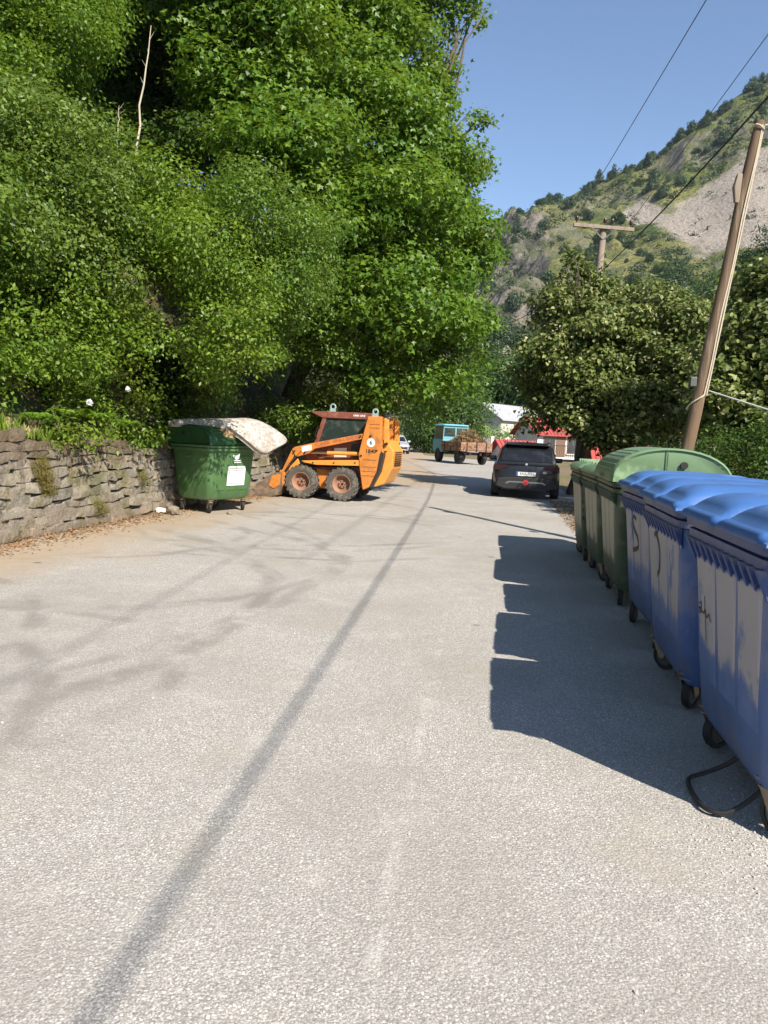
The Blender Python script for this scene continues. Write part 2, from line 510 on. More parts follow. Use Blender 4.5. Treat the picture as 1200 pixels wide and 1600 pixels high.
def stone_mat():
    t = NT('wall_stone'); p = t.pos()
    oi = t.t.nodes.new('ShaderNodeObjectInfo').outputs['Random']
    c = t.ramp(oi, [(0, (.25, .215, .17)), (.3, (.35, .305, .235)), (.55, (.28, .255, .215)), (.8, (.39, .325, .235)), (1, (.20, .185, .16))])
    c = t.mix(t.math('MULTIPLY', t.step(t.noise(p, 6, 6, .65), .4, .7), .6), c, (.20, .175, .14))
    c = t.mix(t.math('MULTIPLY', t.step(t.noise(p, 15, 5, .7), .55, .7), .5), c, (.55, .52, .46))
    c = t.mix(t.math('MULTIPLY', t.step(t.noise(p, 2.2, 5, .7, .5), .55, .68), .75), c, (.09, .085, .075))
    c = t.mix(t.math('MULTIPLY', t.step(t.noise(p, 1.7, 5, .65), .48, .62), .7), c, (.135, .13, .05))
    z = t.sep(p)[2]
    run = t.math('MULTIPLY', t.step(t.math('ADD', z, t.math('MULTIPLY', t.noise(t.scale(p, (1, 1, .15)), 5, 5, .7), 1.1)), 1.25, 1.8), .75)
    c = t.mix(run, c, (.145, .098, .06))
    c = t.mix(t.math('MULTIPLY', t.step(t.noise(p, 38, 4, .7), .55, .68), .55), c, (.12, .105, .085))
    foot = t.math('SUBTRACT', 1.0, t.step(t.math('ADD', z, t.math('MULTIPLY', t.noise(p, 4, 4), .5)), .2, .75))
    c = t.mix(t.math('MULTIPLY', foot, .5), c, (.24, .17, .11))
    h = t.math('ADD', t.noise(p, 24, 6, .75), t.math('MULTIPLY', t.noise(p, 7, 4), 1.6))
    return t.finish(c, .92, 0, t.bump(h, .9, .035), .2)

def mountain_mat():
    t = NT('mountain_side'); p = t.pos()
    def att(n):
        a = t.t.nodes.new('ShaderNodeAttribute'); a.attribute_name = n; return a.outputs['Fac']
    nz = t.sep(t.t.nodes.new('ShaderNodeNewGeometry').outputs['Normal'])[2]
    n1 = t.noise(p, .03, 6, .65); n2 = t.noise(p, .11, 6, .7); n3 = t.noise(p, .5, 5, .7)
    c = t.mix(t.step(n1, .38, .62), (.115, .135, .035), (.24, .22, .08))
    c = t.mix(t.math('MULTIPLY', t.step(n2, .48, .60), .8), c, (.045, .075, .02))
    c = t.mix(t.math('MULTIPLY', t.step(n3, .50, .62), .7), c, (.05, .068, .022))
    c = t.mix(t.math('MULTIPLY', t.step(t.noise(p, .2, 6, .75, .5), .53, .63), .5), c, (.20, .18, .145))
    c = t.mix(t.math('MULTIPLY', t.step(t.noise(p, .055, 5, .65), .53, .63), .55), c, (.21, .19, .15))
    rockc = t.mix(t.step(t.noise(t.scale(p, (1, 1, .35)), .22, 6, .7), .4, .62), (.075, .07, .062), (.24, .21, .175))
    rockc = t.mix(t.math('MULTIPLY', t.step(n2, .5, .6), .7), rockc, (.06, .085, .025))
    rk = t.math('ADD', t.math('SUBTRACT', 1.0, t.step(nz, .52, .70)), att('rock'), True)
    c = t.mix(rk, c, rockc)
    sc = t.math('ADD', att('scree'), t.math('MULTIPLY', t.math('SUBTRACT', t.noise(p, .07, 5, .7), .5), .9))
    scm = t.step(sc, .42, .58)
    screec = t.mix(t.noise(t.scale(p, (1, .5, .5)), .12, 6, .65), (.275, .232, .19), (.385, .335, .285))
    screec = t.mix(t.math('MULTIPLY', t.step(n3, .60, .66), .8), screec, (.10, .105, .06))
    c = t.mix(scm, c, screec)
    return t.finish(c, .95, 0, t.bump(t.math('ADD', t.noise(p, .25, 6, .7), t.math('MULTIPLY', n3, .4)), .9, 2.5), .15)

M = {}
M['asphalt'] = asphalt_mat()
M['earth'] = earth_mat()
M['bank'] = bank_mat()
M['stone'] = stone_mat()
M['mountain'] = mountain_mat()
M['mortar'] = paint('wall_core', (.12, .105, .082), .95, .6, 5, bump=.5)
M['bark'] = paint('bark', (.12, .09, .06), .9, .6, 14, bump=.6, streak=.25)
M['deadwood'] = paint('dead_wood', (.42, .37, .27), .8, .4, 10, streak=.2)
M['pole'] = paint('pole_wood', (.135, .085, .048), .85, .7, 11, bump=.9, streak=.05, wear=(.235, .18, .125), wear_amt=.45, wear_scale=12)
M['greywood'] = paint('grey_wood', (.27, .215, .165), .85, .5, 12, bump=.6, streak=.1)
M['cable'] = paint('black_cable', (.012, .012, .013), .55, .2, 10)
M['wire'] = paint('wire', (.05, .05, .052), .4, .2, 10, metal=.6)
M['beigecable'] = paint('beige_cable', (.50, .43, .32), .6, .3, 12)
M['whitecable'] = paint('white_cable', (.55, .55, .52), .6, .3, 12)
M['steel'] = paint('galvanised_steel', (.36, .37, .37), .45, .3, 15, metal=.7)
M['ceramic'] = paint('insulator', (.05, .03, .025), .25, .2, 10)
M['maple'] = leaf_mat('broad_leaves', (.050, .118, .010), (.16, .275, .030), .40)
M['shrub'] = leaf_mat('shrub_leaves', (.044, .102, .012), (.155, .25, .034), .38)
M['vine'] = leaf_mat('bright_leaves', (.065, .135, .010), (.21, .305, .036), .42)
M['olive'] = leaf_mat('olive_leaves', (.050, .10, .014), (.165, .24, .038), .36)
M['dim'] = leaf_mat('deep_green_shade_leaves', (.026, .066, .012), (.075, .14, .024), .28)  # dark trees' own green, also carrying recess and hollow shade in the leaf colour
M['linden'] = leaf_mat('linden_leaves', (.068, .108, .022), (.22, .26, .068), .38, pale=(.36, .37, .15))  # pale clusters: blossom, and sunlit leaf clusters put into the colour
M['conifer'] = leaf_mat('conifer_needles', (.018, .045, .018), (.045, .085, .03), .12)
M['hill_leaf'] = leaf_mat('hill_tree_leaves', (.016, .040, .016), (.045, .08, .026), .12)
M['fern'] = leaf_mat('fern_leaves', (.07, .17, .012), (.20, .34, .04), .35)
M['moss'] = leaf_mat('moss', (.085, .075, .012), (.21, .19, .03), .15)
M['straw'] = leaf_mat('dry_grass', (.24, .175, .075), (.52, .43, .22), .25)
M['soilhay'] = leaf_mat('brown_hay', (.13, .085, .045), (.36, .25, .135), .15)
M['litter'] = leaf_mat('dry_leaf_litter', (.13, .07, .032), (.36, .22, .11), .1)

# ------------------------------------------------------------------ ground, road
def sheet(name, poly, z, mat):
    me = bpy.data.meshes.new(name)
    me.from_pydata([(x, y, z) for x, y in poly], [], [tuple(range(len(poly)))])
    o = link_mesh(name, me, mat)
    if me.polygons[0].normal.z < 0: me.flip_normals()
    o['kind'] = 'structure'
    return o
sheet('ground', [(-2500, -2500), (2500, -2500), (2500, 2500), (-2500, 2500)], -0.006, M['earth'])
WALL = [(-6.0, 1.0), (-4.80, 9.0), (-4.42, 11.3), (-4.02, 14.1), (-3.2, 17.6), (-2.5, 20.2), (-1.6, 27), (-.9, 40), (0.1, 52)]
sheet('road', [(-9, -8), (4.2, -8), (5.0, 13), (6.2, 30), (9.5, 52), (3, 62), (3.6, 90), (-2, 90), (.3, 60), (-.7, 45), (-1.4, 32), (-2.4, 22), (-3.1, 18.2), (-3.9, 15.0), (-4.4, 11.5), (-5.0, 8), (-6.4, 1)], 0.0, M['asphalt'])

# ------------------------------------------------------------------ stone retaining wall
WV = [Vector((x, y, 0)) for x, y in WALL]
WL = [0]
for a, b in zip(WV, WV[1:]): WL.append(WL[-1] + (b - a).length)
def wall_at(s):
    for i in range(len(WV) - 1):
        if s <= WL[i + 1] or i == len(WV) - 2:
            d = (WV[i + 1] - WV[i]).normalized()
            return WV[i] + d * (s - WL[i]), d
def wall_top(s):
    return 1.30 + .07 * math.sin(s * .9) + .05 * math.sin(s * 2.3 + 1)
wall = empty('stone_wall', (0, 0, 0), 0, 'old rubble stone retaining wall along the left edge of the road below the green bank', 'wall')
core = MB()
ss = [i * .5 for i in range(int(WL[-1] / .5) + 1)]
secs = []
for s in ss:
    p, d = wall_at(s); nl = Vector((-d.y, d.x, 0))          # left of travel = into the bank
    h = wall_top(s) - .06
    secs.append([p - nl * .002, p + nl * .60, p + nl * .60 + Vector((0, 0, h)), p + nl * .075 + Vector((0, 0, h))])
core.loft(secs)
core.build('wall_core', M['mortar'], wall)
rnd = random.Random(7)
def stone_mesh(k):
    bm = bmesh.new()
    bmesh.ops.create_cube(bm, size=1.0)
    bmesh.ops.subdivide_edges(bm, edges=bm.edges[:], cuts=1, use_grid_fill=True)
    for v in bm.verts:
        q = v.co.copy()
        m = sum(1 for c in q if abs(c) > .4)
        f = {3: .955, 2: .985, 1: 1.01}.get(m, 1)
        v.co = q * f
        v.co += Vector((rnd.uniform(-.06, .06), rnd.uniform(-.09, .09), rnd.uniform(-.08, .08)))
    me = bpy.data.meshes.new('stone')
    bm.to_mesh(me); bm.free()
    me.materials.append(M['stone'])
    me.shade_smooth()
    try: me.set_sharp_from_angle(angle=math.radians(34))
    except Exception: pass
    return me
STV = [stone_mesh(k) for k in range(12)]
s_lo, s_hi = 6.3, WL[5] - .3
z = 0.0
while z < 1.30:
    ch = rnd.uniform(.105, .175)
    s = s_lo + rnd.uniform(0, .3)
    while s < s_hi:
        L = rnd.uniform(.35, .6) if s < 7.7 else (rnd.uniform(.19, .47) if s < 14.6 else rnd.uniform(.30, .60))
        sc_ = s + L / 2
        top = wall_top(sc_)
        hh = ch * rnd.uniform(.80, 1.12)
        wav = .035 * math.sin(sc_ * 1.1 + z * 2) + .02 * math.sin(sc_ * 3.1 + z * 5)
        if z + hh * .55 < top and not (15.0 < sc_ < 17.0):
            p, d = wall_at(sc_)
            nl = Vector((-d.y, d.x, 0))
            bat = .05 * z
            o = bpy.data.objects.new('stone', rnd.choice(STV))
            COL.objects.link(o); o.parent = wall
            o.location = p + nl * (.045 + bat + rnd.uniform(-.03, .025)) + Vector((0, 0, max(hh * .4, z + hh / 2 + wav + rnd.uniform(-.012, .012))))
            o.rotation_euler = (rnd.uniform(-.03, .03), rnd.uniform(-.10, .10), math.atan2(d.y, d.x) + rnd.uniform(-.05, .05) + (math.pi if rnd.random() < .5 else 0))
            o.scale = (L * 1.01, .22, hh * 1.03)
        s += L + rnd.uniform(.0, .02)
    z += ch

# ------------------------------------------------------------------ bank behind the wall
def bank():
    vs = []; fs = []; ns = 60; nt = 22
    for i in range(ns + 1):
        s = WL[-1] * i / ns
        p, d = wall_at(s); nl = Vector((-d.y, d.x, 0)).lerp(Vector((-1, 0, 0)), .5).normalized()
        for j in range(nt + 1):
            t = (j / nt) ** 1.5 * 30
            q = p + nl * (.35 + t)
            z = wall_top(s) - .09 + 17 * (1 - math.exp(-t / 9.0)) + (mnoise.noise(q * .5) * .5 if j > 1 else 0)
            vs.append((q.x, q.y, z))
    for i in range(ns):
        for j in range(nt):
            a = i * (nt + 1) + j
            fs.append((a, a + nt + 1, a + nt + 2, a + 1))
    me = bpy.data.meshes.new('bank'); me.from_pydata(vs, [], fs)
    o = link_mesh('bank', me, M['bank'], smooth=True); o['kind'] = 'structure'
    if me.polygons[200].normal.z < 0: me.flip_normals()
bank()

# ------------------------------------------------------------------ mountain
RIDGE = [(-900, 30), (-300, 55), (-60, 78), (20, 95), (43.6, 105.8), (60.8, 121), (74.6, 131), (92.3, 137), (120, 150.5), (147.5, 167), (167.5, 183.5), (201, 205.5), (260, 235), (340, 262), (500, 285), (900, 250)]
RX = [a for a, b in RIDGE]; RZ = [b for a, b in RIDGE]
Y0, YR = 115.0, 450.0
def m_height(x, y):
    # slope rises along lines of sight that fan out with x, so the foot is where the valley floor ends
    u = (y - Y0) / (YR - Y0)
    xr = x * (YR / max(y, 200)) ** .55
    H = float(np.interp(xr, RX, RZ))
    if u <= 0: return -4.0
    if u <= 1: f = .30 * u + .70 * u ** 1.6
    else: f = max(0.0, 1 - (u - 1) * .9)
    v = Vector((x, y, 0))
    amp = min(1, u * 3) * (1 if u < .92 else max(.25, 1 - (u - .92) * 9))
    g = (mnoise.fractal(v * .012, 1.0, 2.1, 5) * 9 + abs(mnoise.noise(Vector((x * .034, y * .012, 3)))) * -20 + 6) * amp
    g += mnoise.fractal(v * .045, .9, 2.1, 4) * 3.2 * amp
    # crags on the left spur and on the far right
    cr = crag(x, y)
    g += cr * (abs(mnoise.noise(v * .06)) * 20 - 3) + cr * mnoise.fractal(v * .12, .9, 2.2, 3) * 4
    sc = scree(x, y)
    g *= (1 - .75 * min(1, sc * 1.4))
    return H * f + g
def bump2(x, y, cx, cy, rx, ry):
    return math.exp(-(((x - cx) / rx) ** 2 + ((y - cy) / ry) ** 2) ** 2)
def crag(x, y):
    return min(1.0, bump2(x, y, 52, 385, 22, 65) + .9 * bump2(x, y, 40, 270, 20, 50) + bump2(x, y, 196, 395, 26, 22) * .8 + .55 * bump2(x, y, 100, 415, 14, 18))
def scree(x, y):
    a = bump2(x, y, 151, 335, 40, 52) + bump2(x, y, 192, 345, 45, 40) + .7 * bump2(x, y, 114, 380, 9, 20)
    return min(1.0, a)
def mountain():
    xs = np.concatenate([np.linspace(-900, -60, 26), np.linspace(-45, 330, 190), np.linspace(350, 1000, 22)])
    ys = np.concatenate([np.linspace(Y0 - 25, 470, 170), np.linspace(480, 900, 18)])
    vs = []; sa = []; ra = []
    for y in ys:
        for x in xs:
            vs.append((x, y, m_height(x, y))); sa.append(scree(x, y)); ra.append(crag(x, y) * .8)
    n = len(xs)
    fs = [(j * n + i, j * n + i + 1, (j + 1) * n + i + 1, (j + 1) * n + i) for j in range(len(ys) - 1) for i in range(n - 1)]
    me = bpy.data.meshes.new('mountain'); me.from_pydata(vs, [], fs)
    for nm, arr in (('scree', sa), ('rock', ra)):
        at = me.attributes.new(nm, 'FLOAT', 'POINT'); at.data.foreach_set('value', np.array(arr, np.float32))
    o = link_mesh('mountain', me, M['mountain'], smooth=True); o['kind'] = 'structure'
mountain()
def hill_tree_mesh(seed, conifer):
    if conifer:
        lobes = [((0, 0, 1.2), (1.5, 1.5, .9)), ((0, 0, 2.5), (1.15, 1.15, 1.0)), ((0, 0, 3.8), (.7, .7, 1.0)), ((0, 0, 4.8), (.3, .3, .8))]
    else:
        lobes = [((0, 0, 1.5), (1.6, 1.5, 1.3)), ((.8, .3, 2.3), (1.1, 1.1, 1.0)), ((-.7, -.2, 2.2), (1.2, 1.0, 1.0)), ((.1, .2, 3.0), (1.0, 1.0, .8))]
    me = foliage(lobes, 26, .42, SH_OVAL, seed, cl=6, clr=.22, fill=.2, up=.35, droop=.1)
    me.materials.append(M['hill_leaf'])
    return me
HT = [hill_tree_mesh(900 + k, k < 1) for k in range(6)]
rnd = random.Random(31)
def on_hill(px, py):
    """first point of the mountain surface along the line of sight"""
    d = RGT * ((px - 600) / FPX) + UPV * ((800 - py) / FPX) + _f
    y = 130.0
    while y < 520:
        q = Vector((0, 0, CAMH)) + d * (y / d.y)
        if m_height(q.x, q.y) > q.z: return q
        y += 2.0
    return None
placed = 0
tries = 0
while placed < 230 and tries < 4000:
    tries += 1
    x = rnd.uniform(30, 235); y = rnd.uniform(190, 452)
    if placed < 95: y = rnd.uniform(438, 452)
    if x < y * .12 or x > y * .52: continue
    s_ = scree(x, y)
    if s_ > .35 and rnd.random() < .93: continue
    if mnoise.noise(Vector((x * .03, y * .03, 5))) < -.05 and rnd.random() < .7 and placed >= 95: continue
    o = bpy.data.objects.new('hillside_tree', rnd.choice(HT))
    COL.objects.link(o)
    k = rnd.choice((.6, .8, 1.0, 1.5)) * rnd.uniform(.8, 1.2)
    o.location = (x, y, m_height(x, y) - .4)
    o.scale = (k, k, k * rnd.uniform(.8, 1.25))
    o.rotation_euler = (0, 0, rnd.uniform(0, 6.28))
    props(o, 'small dark green tree scattered on the mountain slope', 'tree', 'trees scattered over the mountainside')
    placed += 1
def hill_scrub():
    rng = np.random.default_rng(5); pts = []; r2 = random.Random(77)
    while len(pts) < 3600:
        x = r2.uniform(10, 240); y = r2.uniform(150, 450)
        if scree(x, y) > .4 and r2.random() < .93: continue
        if mnoise.noise(Vector((x * .02, y * .02, 9))) < -.2: continue
        k = r2.choice((.6, .8, 1.0, 1.5))
        pts.append(((x, y, m_height(x, y) + .4 * k), (k * r2.uniform(.9, 1.6), k * r2.uniform(.9, 1.6), k * r2.uniform(.7, 1.1))))
    me = foliage(pts, 2.2, .95, SH_OVAL, 6, cl=4, clr=.3, fill=.1, up=.5, droop=.0)
    o = link_mesh('hillside_scrub', me, M['hill_leaf'])
    props(o, 'low green scrub covering the rocky mountain slope', 'scrub', None, 'stuff')
hill_scrub()

# ------------------------------------------------------------------ wheeled waste containers
def bin_mat(name, col, faded, patch, amt, cov=0.0):
    """sun-bleached plastic; chalky film left by stickers on the upper half of the walls"""
    t = NT(name); o = t.obj(); z = t.sep(o)[2]
    oi = t.t.nodes.new('ShaderNodeObjectInfo').outputs['Random']
    off = t.t.nodes.new('ShaderNodeVectorMath'); off.operation = 'ADD'
    t.t.links.new(o, off.inputs[0])
    cmb = t.t.nodes.new('ShaderNodeCombineXYZ'); t.set(cmb.inputs[0], t.math('MULTIPLY', oi, 37.0)); t.t.links.new(cmb.outputs[0], off.inputs[1])
    o2 = off.outputs[0]
    st = t.scale(o2, (1, 1, .12))
    c = t.mix(t.math('MULTIPLY', t.step(t.noise(st, 7, 5, .65), .35, .7), .45), col, tuple(x * .55 for x in col))
    c = t.mix(t.math('MULTIPLY', t.step(t.noise(o2, 2.2, 5, .6), .42, .7), .45), c, faded)
    v = t.math('ADD', z, t.math('MULTIPLY', t.math('SUBTRACT', t.noise(t.scale(o2, (1, 1, .6)), 5.0, 6, .7), .5), .42))
    band = t.math('MULTIPLY', t.step(v, .58 - cov, .68 - cov), t.math('SUBTRACT', 1.0, t.step(z, 1.02, 1.06)))
    hole = t.step(t.noise(t.scale(o2, (1, 1, .6)), 2.6, 5, .65), .36 - cov, .46 - cov)
    c = t.mix(t.math('MULTIPLY', t.math('MULTIPLY', band, hole), amt), c, patch)
    sc = t.step(t.noise(t.scale(o2, (8, 8, .6)), 9, 4, .7), .62, .72)
    c = t.mix(t.math('MULTIPLY', sc, .35), c, tuple(min(1, x * 1.9 + .05) for x in faded))
    low = t.math('MULTIPLY', t.math('SUBTRACT', 1.0, t.step(z, .25, .5)), t.step(t.noise(o2, 6, 5, .7), .45, .65))
    c = t.mix(t.math('MULTIPLY', low, .5), c, (.13, .12, .10))
    return t.finish(c, t.math('ADD', .42, t.math('MULTIPLY', t.noise(o2, 5, 4), .25)), 0, t.bump(t.noise(o2, 60, 3), .12, .003), .45)
M['blue'] = bin_mat('blue_plastic', (.070, .140, .335), (.145, .205, .385), (.36, .335, .345), .95, .04)
M['blue_wall'] = bin_mat('blue_plastic_wall', (.055, .115, .30), (.10, .165, .35), (.25, .24, .28), .3)
M['green_wall'] = bin_mat('old_green_plastic_wall', (.045, .075, .036), (.09, .12, .065), (.22, .22, .15), .3)
M['blue_lid'] = paint('blue_lid_plastic', (.052, .138, .36), .42, .35, 3, wear=(.095, .19, .40), wear_amt=.42, wear_scale=3, bump=.06)
M['bluedark'] = paint('blue_rim_plastic', (.028, .062, .20), .45, .35, 9, wear=(.13, .14, .21), wear_amt=.45, wear_scale=12)
M['green_old'] = bin_mat('old_green_plastic', (.062, .098, .050), (.14, .165, .10), (.38, .355, .265), 1.0, .16)
M['green_lid'] = paint('faded_green_lid', (.15, .235, .12), .45, .30, 4, wear=(.23, .34, .18), wear_amt=.4, wear_scale=4)
M['greendark'] = paint('green_rim_plastic', (.035, .07, .032), .5, .4, 9, wear=(.13, .15, .10), wear_amt=.42, wear_scale=11)
M['green_new'] = bin_mat('green_plastic', (.060, .135, .042), (.075, .155, .055), (.08, .16, .06), .2)
M['green_new_rim'] = paint('green_plastic_rim', (.075, .16, .055), .45, .25, 8)
M['green_new_lid'] = paint('shade_dark_green_lid', (.020, .075, .022), .5, .35, 5)  # lid darkened: the shade lying on it is put into the green
M['tyre'] = paint('black_rubber', (.016, .016, .016), .75, .4, 20, wear=(.06, .055, .05), wear_amt=.4, wear_scale=8)
M['castor'] = paint('rusty_bracket', (.28, .22, .15), .6, .5, 12, wear=(.20, .085, .03), wear_amt=.45, wear_scale=14, metal=.2)
M['hub'] = paint('grey_hub', (.075, .075, .07), .5, .3, 12)
M['darkmetal'] = paint('dark_steel', (.035, .035, .034), .5, .4, 12, metal=.5, wear=(.11, .07, .05), wear_amt=.4)
M['ink'] = paint('marker_ink', (.022, .022, .026), .7, .2, 30)
M['brownspray'] = paint('brown_spray_paint', (.085, .068, .055), .8, .5, 25)
M['white'] = paint('white_paper', (.72, .72, .70), .7, .12, 20)
M['print'] = paint('grey_print', (.30, .31, .32), .7, .1, 20)
M['redtape'] = paint('red_reflector', (.42, .03, .025), .4, .2, 20)

GUS = None
def make_bin(name, loc, rz, body_m, rim_m, lid_m, lid, label, cat='waste container', group=None, L=1.37, Dp=1.07, ribs=True, open_=0.0, wall_m=None, lift=0.0, hubs=True, castrot=None, seed=0):
    rd = random.Random(seed)
    root = empty(name, loc, rz, label, cat, group)
    hx, hy = L / 2, Dp / 2
    b = MB(); secs = []
    for (z, fx, fy, r) in ((.150, .70, .60, .10), (.165, .76, .69, .10), (.23, .79, .755, .10), (.55, .835, .82, .10), (.85, .87, .865, .10), (1.15, .905, .91, .10)):
        if z < .3: z += lift
        secs.append(rrect(0, 0, hx * fx, hy * fy, r, z, 5))
    b.loft(secs)
    body = b.build('body', wall_m or body_m, root, smooth=True)
    # shallow raised panels on the long walls, each its own part
    for i, (a0, a1) in enumerate(((-.80, -.30), (-.24, .24), (.30, .80))):
        for sgn in (-1, 1):
            pm = MB()
            def py(z, o): return sgn * (hy * (.765 + (.865 - .765) * (z - .30) / .55) + o)
            q = []
            for z in (.40, 1.06):
                k = .80 + .075 * (z - .3) / .55
                q += [(a0 * hx * k, z), (a1 * hx * k, z)]
            (x0, z0), (x1, _), (x2, z1), (x3, _) = q
            pm.add([(x0, py(z0, -.01), z0), (x1, py(z0, -.01), z0), (x3, py(z1, -.01), z1), (x2, py(z1, -.01), z1),
                    (x0 + .015, py(z0, .009), z0 + .02), (x1 - .015, py(z0, .009), z0 + .02), (x3 - .015, py(z1, .009), z1 - .02), (x2 + .015, py(z1, .009), z1 - .02)],
                   [(4, 5, 6, 7), (0, 1, 5, 4), (1, 2, 6, 5), (2, 3, 7, 6), (3, 0, 4, 7)])
            pm.build('wall_panel', body_m, root, bevel=.006)
    # collar: two stepped flanges
    r = MB()
    r.loft([rrect(0, 0, hx * .90, hy * .90, .10, 1.12, 5), rrect(0, 0, hx * .965, hy * .965, .11, 1.135, 5), rrect(0, 0, hx * .97, hy * .97, .11, 1.175, 5), rrect(0, 0, hx * .93, hy * .93, .11, 1.18, 5),
            rrect(0, 0, hx * .935, hy * .935, .11, 1.192, 5), rrect(0, 0, hx * .995, hy * .995, .12, 1.195, 5), rrect(0, 0, hx * 1.0, hy * 1.0, .12, 1.232, 5),
            rrect(0, 0, hx * .93, hy * .92, .10, 1.236, 5), rrect(0, 0, hx * .90, hy * .89, .10, 1.10, 5)], cap=False)
    r.build('rim', rim_m, root, smooth=True)
    if ribs:
        g = MB()
        g.prism([(0, 0), (0, -.13), (-.058, 0)], -.017, .017, axis='x')
        gme = g.mesh('rib'); gme.materials.append(rim_m)
        n = 11
        for sgn in (-1, 1):
            for i in range(n):
                x = (-.80 + 1.60 * i / (n - 1)) * hx
                o = bpy.data.objects.new('rib', gme); COL.objects.link(o); o.parent = root
                o.location = (x, sgn * hy * .897, 1.132)
                if sgn > 0: o.rotation_euler = (0, 0, math.pi)
    # lid
    if lid == 'wave':
        nx, ny = 84, 44; vs = []; fs = []
        for j in range(ny + 1):
            v = j / ny
            for i in range(nx + 1):
                u = i / nx
                x = (u - .5) * (L + .03); y = (v - .5) * (Dp + .04)
                def sm(a, b, q):
                    q = max(0.0, min(1.0, (q - a) / (b - a))); return q * q * (3 - 2 * q)
                def loaf(c, h):
                    q = abs(u - c) / h
                    return (1 - q ** 3.2) ** .55 if q < 1 else 0.0
                w = max(loaf(.265, .205), loaf(.735, .205))                 # two raised pads like loaves
                es = sm(0, .05, u) * sm(0, .05, 1 - u)
                ef = sm(0, .03, v); eb = sm(0, .05, 1 - v)
                q = max(0.0, min(1.0, (v - .055) / .15)); r_ = max(0.0, min(1.0, (1 - v - .04) / .10))
                pad = math.sqrt(1 - (1 - q) ** 2) * math.sqrt(1 - (1 - r_) ** 2)
                z = 1.252 + .020 * es * sm(.0, .6, w) + es * ef * eb * (.016 + .02 * math.sin(math.pi * v)) + .085 * w * pad
                vs.append((x, y, z))
        n = nx + 1
        for j in range(ny):
            for i in range(nx):
                a = j * n + i; fs.append((a, a + 1, a + n + 1, a + n))
        base = len(vs)
        ring = [i for i in range(n)] + [j * n + nx for j in range(1, ny + 1)] + [ny * n + i for i in range(nx - 1, -1, -1)] + [j * n for j in range(ny - 1, 0, -1)]
        for i in ring: vs.append((vs[i][0] * 1.004, vs[i][1] * 1.004, 1.2385))
        for k in range(len(ring)):
            k2 = (k + 1) % len(ring)
            fs.append((ring[k2], ring[k], base + k, base + k2))
        m = MB(); m.add(vs, fs)
        lo = m.build('lid', lid_m, root, smooth=True)
        lo.data.set_sharp_from_angle(angle=math.radians(60)) if hasattr(lo.data, 'set_sharp_from_angle') else None
        for sx in (-.5, 0, .5): MB().tube([(sx - .05, hy + .04, 1.262), (sx + .05, hy + .04, 1.262)], .026, 10).build('hinge', lid_m, lo, smooth=True)
    elif lid in ('dome', 'domeopen'):
        lo = empty('lid', (0, 0, 1.243)); lo.parent = root
        m = MB(); secs = []; n = 20
        R = Dp / 2 + .025
        def arc(x, inset=0):
            out = []
            for k in range(n + 1):
                a = math.pi * k / n
                s = math.sin(a) ** .8
                out.append((x, -math.cos(a) * (R - inset), s * (.345 - inset * .8) + .002))
            return out
        X = L / 2 + .015
        m.loft([arc(-X + .02, .05), arc(-X, .022), arc(-X + .03, 0), arc(-X + .10, 0), arc(0, 0), arc(X - .10, 0), arc(X - .03, 0), arc(X, .022), arc(X - .02, .05)], cap=True)
        m.build('dome', lid_m, lo, smooth=True)
        q = MB()
        for k in range(2, 8):
            a = math.pi * k / 22
            c = (-math.cos(a) * R, math.sin(a) ** .8 * .345)
            q.tube([(-X + .08, c[0], c[1]), (X - .08, c[0], c[1])], .0075, 6)
        q.build('ridges', lid_m, lo, smooth=True)
        q = MB()
        q.tube([(X - .012, .10, .19), (X + .012, .10, .19)], .034, 12); q.tube([(-X - .012, .10, .19), (-X + .012, .10, .19)], .034, 12)
        q.build('pivot', M['tyre'], lo)
        q = MB()
        for xx in (X - .003, -X - .003): q.box((xx, -.06, .01), (xx + .006, -.05, .33))
        q.build('seam', M['greendark'], lo)
        q = MB(); q.box((-.12, -R - .03, .03), (.12, -R + .02, .05)); q.build('handle', lid_m, lo, bevel=.006)
        if open_: lo.rotation_euler = (open_, 0, 0); lo.location = (0, .10, 1.243)
    else:
        m = MB()
        m.loft([rrect(0, 0, hx + .012, hy + .012, .12, 1.24, 4), rrect(0, 0, hx + .012, hy + .012, .12, 1.27, 4), rrect(0, 0, hx - .03, hy - .03, .12, 1.315, 4), rrect(0, .03, hx - .16, hy - .18, .12, 1.36, 4), rrect(0, .04, hx - .36, hy - .34, .10, 1.37, 4)])
        lo = m.build('lid', lid_m, root, smooth=True)
        q = MB()
        for sx in (-.42, -.14, .14, .42): q.box((sx - .02, -hy + .10, 1.30), (sx + .02, hy - .1, 1.372))
        q.build('ridges', lid_m, lo, bevel=.012)
    # lifting pegs
    p = MB()
    for s in (-1, 1): p.tube([(s * hx * .88, 0, 1.02), (s * (hx + .05), 0, 1.02)], .024, 10); 
    p.build('lifting_peg', rim_m, root, smooth=True)
    # castors
    for (sx, sy) in ((-1, -1), (1, -1), (-1, 1), (1, 1)):
        a = castrot[(sx, sy)] if castrot and (sx, sy) in castrot else rd.uniform(-.7, .7) + (math.pi if rd.random() < .5 else 0)
        c = MB()
        c.box((-.06, -.05, .228), (.06, .05, .238))
        c.tube([(0, 0, .195), (0, 0, .23)], .04, 10)
        for s in (-1, 1): c.prism([(-.045, .20), (.045, .20), (.075, .10), (.05, .075), (.025, .085), (-.02, .16)], s * .038 - .003, s * .038 + .003)
        c.box((-.05, -.04, .193), (.05, .04, .201))
        k = c.build('castor', M['castor'], root, bevel=.002)
        k.location = (sx * hx * .66, sy * hy * .64, 0); k.rotation_euler = (0, 0, a)
        wv = MB(); w = .023
